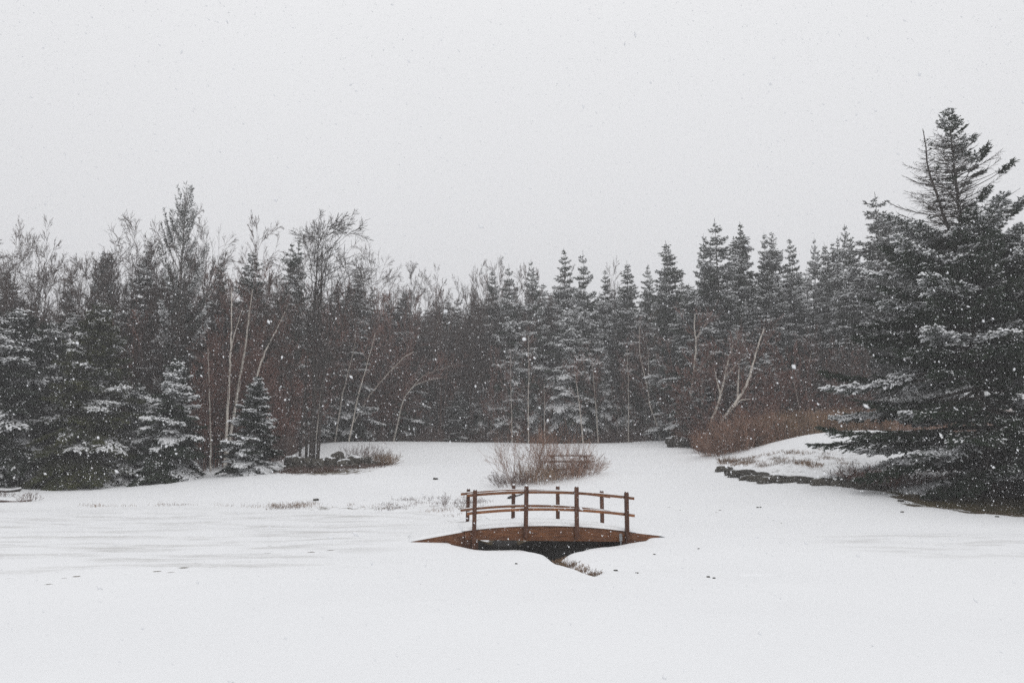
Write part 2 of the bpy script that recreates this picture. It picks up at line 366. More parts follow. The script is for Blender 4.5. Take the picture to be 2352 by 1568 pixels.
# ------------------------------------------------------------------ footbridge
def zv(vx, vy, a, b=0.):
    p = bl(a, b); return at(vx, vy, p[1])[2]
def zoomy(q): return (1750 + q / 2.138) * .5742
root = tag(ob('footbridge', None, loc=bl(0, 0, .1)), 'small arched brown wooden footbridge with railings over the creek', 'bridge')
inv = Matrix.Translation(root.location).inverted()
ROT = (0, 0, 0)
def part(name, V, F, m, parent=None, bev=0, smooth=False):
    o = ob(name, mesh_py(name, [Vector(v) - root.location for v in V], F, m, smooth), parent or root)
    if bev: bevel(o, bev)
    return o
def prism(prof, b0, b1):
    """prof: list of (a, z) polygon; extruded across from b0 to b1"""
    n_ = len(prof); V = [bl(a, b0, z) for a, z in prof] + [bl(a, b1, z) for a, z in prof]
    F = [tuple(range(n_)), tuple(range(2 * n_ - 1, n_ - 1, -1))] + [(i, i + n_, (i + 1) % n_ + n_, (i + 1) % n_) for i in range(n_)]
    return V, F
top_z = [zv(0, zoomy(q), BS * k) for k, q in enumerate((797, 763, 770, 808))]
pc = np.polyfit([BS * k for k in range(4)], top_z, 2)
gt = lambda a: float(np.polyval(pc, a))
A0, A1 = -.20, 3 * BS + .10
gb = lambda a: zv(0, zoomy(872 + (a - A0) / (A1 - A0) * 18), a)
for b0, b1 in ((-.025, .025), (BW - .025, BW + .025)):
    aa = np.linspace(A0, A1, 25)
    V, F = prism([(a, gt(a)) for a in aa] + [(a, gb(a)) for a in aa[::-1]], b0, b1)
    part('girder', V, F, M_wood, bev=.004)
# deck planks: one mesh, 30 boards
V, F = [], []
nb = 26; st = (A1 - A0) / nb
for i in range(nb):
    a0 = A0 + i * st + .004; a1 = a0 + st - .008
    k = len(V)
    for a in (a0, a1):
        for b in (-.035 if i % 3 else -.03, BW + .035):
            if True:
                V += [bl(a, b, gt(a) + .002), bl(a, b, gt(a) + .024)]
    F += [(k, k + 1, k + 3, k + 2), (k + 4, k + 6, k + 7, k + 5), (k, k + 4, k + 5, k + 1), (k + 2, k + 3, k + 7, k + 6), (k + 1, k + 5, k + 7, k + 3), (k, k + 2, k + 6, k + 4)]
deck = part('deck', V, F, M_wood)
def snow_slab(name, a0, a1, b0, b1, zf, th, parent, na=60, nb_=24, seed=1, rag=.012, er=.05, skip=None):
    V = []; F = []; rr = np.random.RandomState(seed)
    for layer in (0, 1):
        for i in range(na + 1):
            for j in range(nb_ + 1):
                a = a0 + (a1 - a0) * i / na; b = b0 + (b1 - b0) * j / nb_
                ea = min(a - a0, a1 - a) / er; eb = min(b - b0, b1 - b) / er
                e_ = max(0, min(1, min(ea, eb))); fl = math.sqrt(max(0, 1 - (1 - e_) ** 2))
                x, y, _ = bl(a, b)
                nzv = float(wav(x, y, .7, seed)) * .3
                V.append(bl(a, b, zf(a) + (th * fl * (1 + nzv) + .001 if layer else -.001)))
    m_ = (na + 1) * (nb_ + 1)
    for i in range(na):
        for j in range(nb_):
            q = i * (nb_ + 1) + j
            F.append((q + m_, q + nb_ + 1 + m_, q + nb_ + 2 + m_, q + 1 + m_)); F.append((q, q + 1, q + nb_ + 2, q + nb_ + 1))
    ring = [i * (nb_ + 1) for i in range(na + 1)] + [na * (nb_ + 1) + j for j in range(1, nb_ + 1)] + [i * (nb_ + 1) + nb_ for i in range(na - 1, -1, -1)] + [j for j in range(nb_ - 1, 0, -1)]
    for i in range(len(ring)):
        p, q = ring[i], ring[(i + 1) % len(ring)]; F.append((p, q, q + m_, p + m_))
    return part(name, V, F, M_snow, parent, smooth=True)
snow_slab('snow_cover', A0 - .05, A1 + .12, -.045, BW + .045, lambda a: gt(a) + .025, .055, deck, seed=3)
# cross joists under the deck
for a in (A0 + .06, 1.1, 2.2, A1 - .06):
    V, F = prism([(a - .025, gb(a) + .02), (a + .025, gb(a) + .02), (a + .025, gt(a) - .02), (a - .025, gt(a) - .02)], .03, BW - .03)
    part('joist', V, F, M_wood)
# end sills resting on the soil
for a, wd_ in ((A0 + .13, .16), (A1 - .08, .13)):
    V, F = prism([(a - wd_, -.16), (a + wd_, -.16), (a + wd_, gb(a) - .004), (a - wd_, gb(a) - .004)], -.06, BW + .06)
    part('end_sill', V, F, M_post, bev=.01)
# ramps
lt = at(945, 1243, BY - .30); aL = (lt[0] - BX) / ua[0] ; rt = at(1514, 1230.5, BY + .45); aR = (rt[0] - BX) / ua[0]
zl, zr = zv(0, 1243.0, aL), zv(0, 1230.0, aR)
zl2, zr2 = zv(0, zoomy(806), A0), zv(0, zoomy(812), A1)
for b0, b1 in ((-.02, .025), (BW - .025, BW + .02)):
    V, F = prism([(aL, zl), (aL, zl - .06), (A0 - .012, zl2 - .36), (A0 - .012, zl2)], b0, b1); part('ramp_board', V, F, M_wood, bev=.003)
    V, F = prism([(A1 + .006, zr2), (A1 + .006, zr2 - .36), (aR, zr - .08), (aR, zr)], b0, b1); part('ramp_board', V, F, M_wood, bev=.003)
for (a0, z0, a1, z1) in ((aL, zl, A0 - .02, zl2), (A1 + .015, zr2, aR, zr)):
    f_ = lambda a, a0=a0, z0=z0, a1=a1, z1=z1: z0 + (z1 - z0) * (a - a0) / (a1 - a0)
    V, F = prism([(a0, z0 + .001), (a0, z0 - .03), (a1, z1 - .03), (a1, z1 + .001)], .027, BW - .027)
    rd = part('ramp_deck', V, F, M_wood)
    snow_slab('snow_cover', a0 - (.1 if a0 < 0 else 0), a1 + (.15 if a1 > 3 else 0), -.015, BW + .015, lambda a: f_(a) + .003, .045, rd, 24, 12, seed=5, er=.09)
# posts
PT = {0: ((437, 403, 410, 455), -.068), 1: ((430, 397, 407, 447), BW + .068)}
LEAN = [(.018, .020, .006, .002), (.022, .022, .004, -.003)]
rp = random.Random(3)
for side in (0, 1):
    qs, b = PT[side]
    for k in range(4):
        a = BS * k; ztop = at(0, zoomy(qs[k]), bl(a, b)[1])[2]
        zb = -.2 if k in (0, 3) else gt(a) - (.22 if side == 0 else .1)
        h = .043; V = []; lean = LEAN[side][k]
        lv = [(zb, 1), (ztop - .045, 1), (ztop - .028, .86), (ztop - .01, .55), (ztop, .22)]
        for z, s_ in lv:
            la = lean * (z - gt(a)); 
            for da, db in ((-1, -1), (1, -1), (1, 1), (-1, 1)): V.append(bl(a + la + da * h * s_, b + db * h * s_, z))
        F = [(0, 3, 2, 1), (16, 17, 18, 19)] + [(4 * i + j, 4 * i + (j + 1) % 4, 4 * i + 4 + (j + 1) % 4, 4 * i + 4 + j) for i in range(4) for j in range(4)]
        po = part('post', V, F, M_post, bev=.006)
        # thin cap of snow on the post top
        V = []; 
        for z, s_ in ((ztop - .030, .93), (ztop - .008, .68), (ztop + .006, .38), (ztop + .012, .12)):
            for j in range(8):
                an = j * math.pi / 4 + .39; V.append(bl(a + lean * (z - gt(a)) + math.cos(an) * h * s_ * 1.08, b + math.sin(an) * h * s_ * 1.08, z))
        F = [tuple(range(24, 32)), tuple(range(7, -1, -1))] + [(8 * i + j, 8 * i + (j + 1) % 8, 8 * i + 8 + (j + 1) % 8, 8 * i + 8 + j) for i in range(3) for j in range(8)]
        part('snow_cap', V, F, M_snow, po, smooth=True)
# rails (curved laminated boards)
def rail(av, qv, a0, a1, b, th=.056, dp=.07):
    zs = [at(0, zoomy(q), bl(a, b)[1])[2] for a, q in zip(av, qv)]
    pz = np.polyfit(av, zs, 2); f_ = lambda a: float(np.polyval(pz, a)); aa = np.linspace(a0, a1, 26)
    V = []; F = []
    for a in aa: V += [bl(a, b - dp / 2, f_(a) - th), bl(a, b + dp / 2, f_(a) - th), bl(a, b + dp / 2, f_(a)), bl(a, b - dp / 2, f_(a))]
    for i in range(25): F += [(4 * i + j, 4 * i + 4 + j, 4 * i + 4 + (j + 1) % 4, 4 * i + (j + 1) % 4) for j in range(4)]
    F += [(0, 1, 2, 3), (103, 102, 101, 100)]
    r_ = part('rail', V, F, M_rail, bev=.004)
    V = []; F = []
    for i, a in enumerate(aa):
        hh = .014 + .005 * math.sin(i * 1.7) + .002 * math.sin(i * 4.1)
        V += [bl(a, b - dp * .46, f_(a) + .001), bl(a, b + dp * .46, f_(a) + .001), bl(a, b + dp * .3, f_(a) + hh), bl(a, b - dp * .3, f_(a) + hh)]
    for i in range(25): F += [(4 * i + j, 4 * i + 4 + j, 4 * i + 4 + (j + 1) % 4, 4 * i + (j + 1) % 4) for j in range(4)]
    F += [(0, 1, 2, 3), (103, 102, 101, 100)]
    part('snow_cover', V, F, M_snow, r_, smooth=True)
bf = -.068 + .039 + .036
bfr = BW + .068 - .039 - .036
rail((0, 1.66, 3.324), (478, 455, 500), -.15, 3.324 + .19, bf)
rail((0, 1.66, 3.324), (632, 601, 646), -.15, 3.324 + .19, bf)
rail((0, 1.66, 3.324), (467, 443, 487), -.17, 3.324 + .19, bfr)
rail((0, 1.66, 3.324), (604, 573, 615), -.17, 3.324 + .19, bfr)
# grey stake beside the right end of the girder
sk = at(1426, 1250, BY + .20); sroot = tag(ob('ground_stake', None, loc=(sk[0], sk[1], -.1)), 'thin grey metal ground stake with square head against the right end of the bridge girder', 'stake')
def boxm(name, lo, hi, m, parent, bev=0):
    V = [(x, y, z) for x in (lo[0], hi[0]) for y in (lo[1], hi[1]) for z in (lo[2], hi[2])]
    F = [(0, 1, 3, 2), (4, 6, 7, 5), (0, 4, 5, 1), (2, 3, 7, 6), (0, 2, 6, 4), (1, 5, 7, 3)]
    o = ob(name, mesh_py(name, V, F, m), parent)
    if bev: bevel(o, bev)
    return o
boxm('rod', (-.012, -.012, -.1), (.012, .012, .3), M_metal, sroot, .003)
boxm('head', (-.032, -.028, .27), (.032, .028, .42), M_metal, sroot, .008)

# ------------------------------------------------------------------ rocks
def rock_mesh(seed, flat=.6):
    bm_v = []; r = np.random.RandomState(seed)
    k = 7; g = np.linspace(-1, 1, k); V = {}; F = []
    def vid(p):
        p = tuple(np.round(p, 4))
        if p not in V: V[p] = len(V)
        return V[p]
    for axn in range(3):
        for s_ in (-1, 1):
            for i in range(k - 1):
                for j in range(k - 1):
                    q = []
                    for (u, v_) in ((g[i], g[j]), (g[i + 1], g[j]), (g[i + 1], g[j + 1]), (g[i], g[j + 1])):
                        p = [0, 0, 0]; p[axn] = s_; p[(axn + 1) % 3] = u; p[(axn + 2) % 3] = v_; q.append(vid(p))
                    F.append(tuple(q) if s_ > 0 else tuple(q[::-1]))
    P = np.array(list(V.keys()), float)
    S = nrm(P); P = P * .42 + S * .62
    for f_, am in ((1.3, .16), (3.1, .10), (6.5, .05)):
        ph = r.uniform(0, 6, 3); P = P + am * np.stack([np.sin(f_ * P[:, 1] + ph[0] + f_ * P[:, 2] * .7), np.sin(f_ * P[:, 2] + ph[1] + f_ * P[:, 0]), np.sin(f_ * P[:, 0] + ph[2] + f_ * P[:, 1] * .6)], 1)
    P[:, 2] *= 1
    me = mesh_py('stone', P, F, M_rock)
    # snow cap from the upward faces, given a thickness
    capF = []; nv = []; used = {}
    fn = [p.normal.z for p in me.polygons]
    top = [F[i] for i in range(len(F)) if fn[i] > .80 and P[list(F[i])][:, 2].mean() > .45 and r.rand() > .3]
    def vi(a, lay):
        if (a, lay) not in used: used[(a, lay)] = len(nv); nv.append(P[a] + np.array([0, 0, .01 + lay * .13]))
        return used[(a, lay)]
    ed = {}
    for f_ in top:
        capF.append(tuple(vi(a, 1) for a in f_))
        for a, b in zip(f_, f_[1:] + f_[:1]): ed[(a, b)] = 1
    for (a, b) in ed:
        if (b, a) not in ed: capF.append((vi(a, 0), vi(b, 0), vi(b, 1), vi(a, 1)))
    cap = mesh_py('snow_cap', nv, capF, M_snow, True) if len(capF) > 3 else None
    return me, cap
ROCKS = [rock_mesh(s_) for s_ in range(10, 18)]
rr = random.Random(8)
def put_rock(x, y, z, sx, sy, sz, rot, label=None, group=None, parent=None, cap=True, name='stone', tilt=0.):
    me_, cp_ = rr.choice(ROCKS)
    if parent is None:
        o = tag(ob(name, me_, None, (x, y, z), (0, tilt, rot), (sx, sy, sz)), label, 'stone', group)
    else: o = ob(name, me_, parent, (x, y, z), (0, tilt, rot), (sx, sy, sz))
    if cap and cp_: ob('snow_cap', cp_, o)
    return o
HEAP = [(630, 470, 150, 90, 0, 'leftmost snow dusted boulder of the stone heap beside the small spruce'), (745, 450, 90, 70, 0, 'small rounded boulder on the left of the heap, touching the leftmost one'),
        (700, 535, 190, 100, 0, 'wide low stone at the foot of the left end of the stone heap'), (930, 480, 140, 80, 0, 'dark stone left of the main trunk of the leafless tree in the heap'),
        (880, 560, 190, 110, 0, 'broad mossy stone in front of the leafless tree, left half of the heap'), (1075, 565, 190, 120, 0, 'biggest mossy stone directly below the leafless tree trunk'),
        (1190, 470, 110, 60, 0, 'small pale stone just right of the leafless tree trunk'), (1250, 560, 160, 110, 0, 'stone in front of the gap in the middle of the heap'),
        (1370, 485, 200, 110, -.25, 'tall dark boulder right of the trunk with a sloping back'), (1500, 565, 220, 80, -.15, 'long flat slab lying in the right half of the heap'),
        (1650, 535, 240, 100, 0, 'long mossy boulder below the bare shrub stems'), (1820, 550, 180, 80, -.2, 'sloping stone near the right end of the heap'),
        (1830, 618, 170, 55, 0, 'low snow capped stone at the front right of the heap'), (1680, 620, 130, 60, 0, 'small brownish stone at the front foot of the right half of the heap'),
        (1945, 585, 100, 60, 0, 'rightmost small stone where the dead grass starts')]
for (zx, zy, ww, hh, tl, lb) in HEAP:
    vx, vy = 574.2 + zx * .14648, 976.1 + zy * .14648; Yd = 41.3 - (vy - 1058) * .035
    hm = hh * .14648 / FV * Yd / 2; wm = ww * .14648 / FV * Yd / 2; p = at(vx, vy, Yd); g_ = hz(p[0], p[1])
    z = max(min(p[2], g_ + hm * 3.2), g_ + hm * .3); top = z + hm
    hm2 = (top - (g_ - .12)) / 2
    put_rock(p[0], p[1], top - hm2, wm * 1.1, wm * .8, hm2 * .92, rr.uniform(-.9, .9), lb, 'stone heap under the leafless tree', tilt=tl + rr.uniform(-.18, .18), cap=rr.random() < .5)
# low dry stone edging at the foot of the mound
wr = hit(1800, 1100); wroot = tag(ob('stone_wall', None, loc=(wr[0], wr[1], wr[2])), 'low dark dry stone edging curving along the foot of the snowy mound', 'wall')
WL = [(600, 322, 70, 40), (640, 345, 70, 36), (690, 348, 110, 40), (755, 352, 140, 36), (725, 374, 70, 26), (800, 376, 110, 30), (850, 390, 80, 42), (905, 392, 60, 30),
      (975, 378, 150, 34), (1010, 392, 120, 26), (1085, 391, 90, 44), (1165, 400, 95, 44), (1235, 402, 80, 44), (1300, 404, 90, 48), (1370, 412, 90, 46), (1440, 424, 90, 50), (1510, 436, 90, 44)]
for (zx, zy, ww, hh) in WL:
    vx, vy = 1435.5 + zx * .3896, 947.4 + zy * .3896; f_ = hit(vx, vy + hh * .19 + 2)
    Yd = f_[1]; wm = ww * .3896 / FV * Yd / 2; hm = hh * .3896 / FV * Yd / 2
    put_rock(f_[0] - wr[0], f_[1] + .15 - wr[1], f_[2] + hm * .45 - wr[2], wm * 1.45, .28, hm * 1.15, rr.uniform(-.3, .3), parent=wroot, tilt=rr.uniform(-.12, .12), cap=False)
    put_rock(f_[0] - wr[0] + .1, f_[1] + .4 - wr[1], f_[2] + hm * .6 - wr[2], wm * 1.0, .25, hm * .95, rr.uniform(-.5, .5), parent=wroot, tilt=rr.uniform(-.12, .12))
# second stone ledge at the far right corner of the meadow
w2 = hit(1572, 1026, 40, 70); w2r = tag(ob('stone_wall', None, loc=tuple(w2)), 'short dark mossy stone ledge at the far right corner of the meadow under the birches', 'wall')
for (vx, vy, ww, hh) in [(1548, 1016, 30, 18), (1566, 1018, 34, 20), (1586, 1019, 34, 20), (1602, 1017, 28, 18), (1558, 1008, 34, 10), (1588, 1009, 40, 10)]:
    Yd = w2[1]; p = at(vx, vy, Yd); wm = ww / FV * Yd / 2; hm = hh / FV * Yd / 2
    put_rock(p[0] - w2[0], p[1] - w2[1] + rr.uniform(0, .3), p[2] - w2[2] - .02, wm * 1.2, .4, hm * 1.25, rr.uniform(-.2, .2), parent=w2r)
# loose stones and cones lying on the snow
SM = [(1414, 1307, 8, 'dark fist sized stone on the snow right of the creek mouth'), (1186, 1295, 6, 'small dark stone on the snow left of the creek mouth'), (1503, 1272, 5, 'small reddish stone lying right of the bridge ramp'),
      (1463, 1316, 7, 'brown pebble at the left of the group before the melt hole'), (1627, 1326, 8, 'flat brown stone left of the melt hole'), (1640, 1330, 7, 'brown pebble in front of the flat stone near the melt hole'),
      (1740, 1168, 6, 'tiny dark clod on the snow below the stone edging'), (1747, 1169, 5, 'lighter clod beside the tiny dark one below the stone edging'), (725, 1150, 14, 'snow dusted stone alone on the bank left of the bridge'),
      (1000, 1102, 11, 'flat snow covered stone alone in the middle of the meadow'), (2290, 1188, 8, 'small stone on the snow in front of the brown turf'), (2072, 1176, 7, 'dark clod in front of the big spruce, left'),
      (2070, 1152, 14, 'dark stone on the brown turf left of the big spruce trunk'), (2120, 1151, 12, 'second dark stone on the brown turf under the spruce'), (1605, 1262, 5, 'lone dark pebble right of the bridge')]
for vx, vy, ww, lb in SM:
    f_ = hit(vx, vy); s_ = ww / FV * f_[1] / 2; gz = hz(f_[0], f_[1])
    put_rock(f_[0], f_[1], gz + s_ * .25, s_, s_ * .9, s_ * .42, rr.uniform(0, 3), lb, cap=ww > 12)

# ------------------------------------------------------------------ tree builders
def conifer(seed, H=14., R=2.6, z0=.6, wh=.34, per=6, prof=1.0, el_top=35, el_low=-12, droop=.25, tipup=.12, blet=.12, tw=.20, tww=.03, ntw=3,
            fol0=.12, snow=.45, snowth=.03, lean=(0, 0), needle=None, irregular=.25, bare_top=0, bare_side=None, sw=1.5, fork=None, wtop=.05, lat=.42, hang=0., trr=None, boost=None, gap=None, kexp=0, wt=.55):
    rng = np.random.RandomState(seed)
    QT, QC, QS = Quads(), Quads(), Quads()
    needle = needle or M_needle
    n_ = 16; zs = np.linspace(0, H, n_); tr = trr or H * .0125
    ph = rng.uniform(0, 6, 2)
    def axisp(z): return np.array([lean[0] * (z / H) ** 1.5 * H + .05 * math.sin(z * .7 + ph[0]), lean[1] * (z / H) ** 1.5 * H + .05 * math.sin(z * .6 + ph[1]), z])
    tube_to(QT, [axisp(z) - (0, 0, .25 if z == 0 else 0) for z in zs], [max(.012, tr * (1 - z / H) ** .85) for z in zs], 8)
    stems = [(axisp, z0, H, R, 1)]
    if fork:   # second leader: (start height, top height, dx, dy, R)
        fz, ft, fx, fy, fr = fork
        def ax2(z):
            t_ = (z - fz) / (ft - fz); e_ = 1 - (1 - t_) ** 2.2
            return axisp(fz) + np.array([fx * e_ + .04 * math.sin(z * 3), fy * e_, z - fz])
        zz = np.linspace(fz, ft, 9); tube_to(QT, [ax2(z) for z in zz], [.075 * (1 - .8 * (z - fz) / (ft - fz)) for z in zz], 6)
        stems.append((ax2, fz + .3, ft, fr, 2))
    for (axf, za, zb, RR, sid) in stems:
        z = za
        while z < zb - .12:
            t_ = (z - za) / (zb - za)
            step = wh * (1.0 - wt * t_) * rng.uniform(.7, 1.3)
            nb_ = max(3, int(round(per * rng.uniform(.75, 1.25) * (1 if t_ < .9 else .7)))); a0 = rng.uniform(0, 6.28)
            for k in range(nb_):
                az = a0 + k * 6.283 / nb_ + rng.uniform(-.3, .3)
                Lb = RR * ((((1 - t_) ** prof) if not kexp else (1 - math.exp(-kexp * (1 - t_))) / (1 - math.exp(-kexp))) * (1 - wtop) + wtop) * min(1, .62 + t_ * 3.2) * rng.uniform(1 - irregular * 1.6, 1 + irregular * .6)
                if rng.rand() < .05: Lb *= .4
                if boost: Lb *= boost(t_, az)
                if Lb < .08: continue
                el = R_(el_low + (el_top - el_low) * t_ ** 1.1 + rng.uniform(-9, 9))
                o = np.array([math.cos(az), math.sin(az), 0.]); base = axf(z + rng.uniform(-.06, .06))
                dr = droop * (1 - t_) ** .7 * rng.uniform(.6, 1.4)
                def pos(s): s = np.asarray(s)[:, None]; return base + o * Lb * s * math.cos(el) + np.array([0, 0, 1.]) * Lb * (math.sin(el) * s - dr * s ** 2 + tipup * s ** 3.2)
                ns_ = 5; pp = pos(np.linspace(0, 1, ns_ + 1)); rb = np.linspace(1, .2, ns_ + 1) * (.006 + .011 * Lb)
                segs_to(QT, pp[:-1], pp[1:], rb[:-1], rb[1:])
                # is this bough live?
                f0 = fol0 + (.12 * (1 - t_) if Lb > 1.5 else 0); dens = 1.
                dead = False; nt_ = ntw; latk = 1.
                if gap and gap[0] < z < gap[1] and rng.rand() < .75:
                    f0 = .3; nt_ = 3
                    if rng.rand() < .15: continue
                if bare_top and bare_top[0] < z < bare_top[1]:
                    sd_ = o[0] * bare_side
                    if rng.rand() < .35: continue
                    dead = (sd_ > -.2 and rng.rand() < .96) or rng.rand() < .42
                    f0 = .74; nt_ = 2; latk = .5
                nbk = max(3, int(Lb / blet)); s = np.linspace(min(f0, .72) if not dead else .15, .99, nbk) + rng.uniform(-.02, .02, nbk)
                s = np.repeat(s, 2); sgn = np.tile([1., -1.], nbk); s = np.clip(s, 0, 1)
                B0 = pos(s); tgt = nrm(pos(np.clip(s + .02, 0, 1.02)) - pos(s - .02))
                side = nrm(np.cross(tgt, np.array([0, 0, 1.])))
                an = np.radians(rng.uniform(38, 66, len(s)))
                dirs = nrm(tgt * np.cos(an)[:, None] + side * (sgn * np.sin(an))[:, None] + np.array([0, 0, 1.]) * rng.uniform(-.32 - hang, .12 - hang * .4, len(s))[:, None])
                ll = (Lb * lat * latk * (1 - s) ** .7 + min(.16, Lb * .25)) * rng.uniform(.6, 1.15, len(s))
                ll = np.minimum(ll, 1.1)
                if dead:
                    keep = rng.rand(len(s)) < .8
                    P1 = B0 + dirs * (ll * .95)[:, None] + np.array([0, 0, .02]); P2 = P1 + nrm(dirs + rng.uniform(-.5, .5, dirs.shape)) * (ll * .5)[:, None]
                    segs_to(QT, B0[keep], P1[keep], np.full(keep.sum(), .008), np.full(keep.sum(), .006)); segs_to(QT, P1[keep], P2[keep], np.full(keep.sum(), .006), np.full(keep.sum(), .004))
                    continue
                # branchlet wood
                if Lb > 1.4: segs_to(QT, B0, B0 + dirs * (ll * .85)[:, None], np.full(len(s), .006), np.full(len(s), .003))
                m_ = max(1, ntw); u = (np.arange(m_ * 2) // 2 + .3) / m_
                reps = len(u)
                nk = np.maximum(1, np.ceil(ll / (tw * .75))).astype(int)
                idx_ = np.repeat(np.arange(len(s)), nk * nt_)
                uu = rng.uniform(.05, 1., len(idx_))
                P = B0[idx_] + dirs[idx_] * (ll[idx_] * uu)[:, None] + rng.normal(0, .012, (len(idx_), 3))
                sid2 = nrm(np.cross(dirs[idx_], np.array([0, 0, 1.]) + 1e-3))
                D = nrm(dirs[idx_] * rng.uniform(.55, 1., len(idx_))[:, None] + sid2 * rng.uniform(-.75, .75, len(idx_))[:, None] + np.array([0, 0, 1.]) * rng.uniform(-.3 - hang, .22, len(idx_))[:, None])
                tsc = min(1, .38 + Lb / 1.3)
                Ln = tw * tsc * rng.uniform(.6, 1.25, len(idx_)); W = tww * rng.uniform(.7, 1.3, len(idx_))
                twigs_to(QC, P, D, Ln, W)
                # along the bough itself, and the tip
                q = rng.uniform(max(.05, f0), 1., max(2, int(Lb / tw * 1.8 * ntw / 3)))
                Pb = pos(q); Db = nrm(pos(q + .03) - Pb + rng.normal(0, .012, Pb.shape) * 1.5); nq = len(q)
                twigs_to(QC, Pb, nrm(Db + rng.uniform(-.35, .35, Db.shape)), tw * tsc * rng.uniform(.8, 1.3, nq), tww * rng.uniform(.8, 1.3, nq))
                # snow lies in clumps on the outer, upper sprays
                hv = rng.rand() + .35 * math.sin(az * 1.7 + z * 1.9 + seed) + .2 * math.sin(z * .9 + az) < snow * 1.25; bs_ = rng.uniform(.45, .95) if hv else rng.uniform(-.42, .06)
                cl = np.sin(P[:, 0] * 5.1 + P[:, 2] * 3.3 + 1.3) * np.sin(P[:, 1] * 4.7 + P[:, 2] * 2.1) * .35
                pr = np.clip((bs_ + cl) * (.35 + .85 * s[idx_]), 0, .95)
                kk = (rng.rand(len(P)) < pr)
                if kk.any(): snow_to(QS, P[kk], D[kk], Ln[kk] * .95, W[kk] * sw * (1.25 if hv else .9), snowth * (1.35 if hv else .7) * rng.uniform(.5, 1.3, kk.sum()))
                kq = rng.rand(nq) < np.clip(bs_ * .9, 0, .9)
                if kq.any(): snow_to(QS, Pb[kq], Db[kq], np.full(kq.sum(), tw * 1.2), np.full(kq.sum(), tww * sw * 1.1), snowth * rng.uniform(.7, 1.4, kq.sum()))
            z += step
        # leader
        zz = np.linspace(zb - .55, zb, 10); P = np.array([axf(q) for q in zz]); D = nrm(np.c_[rng.uniform(-.5, .5, 10), rng.uniform(-.5, .5, 10), np.full(10, .9)])
        twigs_to(QC, P, D, np.full(10, tw * .5), np.full(10, tww * .7))
    return (QT.mesh('trunk', M_bark), QC.mesh('crown', needle), QS.mesh('snow_cover', M_snow) if QS.n else None, R, H)

def grow(segs, rng, p, d, Ln, r, lvl, maxlvl, spread, up, nk, ns_=4, wig=.12, tl=.0035):
    """recursive bare branching, collects segments by level"""
    pts = [p]; dd = d / np.linalg.norm(d); rads = [r]
    for i in range(ns_):
        dd = dd + rng.normal(0, wig, 3) + np.array([0, 0, up]); dd = dd / np.linalg.norm(dd)
        pts.append(pts[-1] + dd * Ln / ns_); rads.append(max(tl, r * (1 - .8 * (i + 1) / ns_)))
    for i in range(ns_): segs.append((pts[i], pts[i + 1], rads[i], rads[i + 1], lvl))
    if lvl >= maxlvl: return
    k = nk[min(lvl, len(nk) - 1)]
    for j in range(k):
        f_ = rng.uniform(.25 if lvl else .2, .98); q = f_ * ns_; i = min(ns_ - 1, int(q)); u = q - i
        b = pts[i] * (1 - u) + pts[i + 1] * u; t_ = pts[i + 1] - pts[i]; t_ = t_ / np.linalg.norm(t_)
        rv = rng.normal(0, 1, 3); rv = rv - t_ * rv.dot(t_); rv = rv / (np.linalg.norm(rv) + 1e-9)
        a_ = spread * rng.uniform(.6, 1.25); nd = t_ * math.cos(a_) + rv * math.sin(a_)
        grow(segs, rng, b, nd, Ln * rng.uniform(.32, .58) * (1.15 - .5 * f_), max(tl, rads[i] * .5), lvl + 1, maxlvl, spread, up, nk, max(2, ns_ - 1), wig, tl)
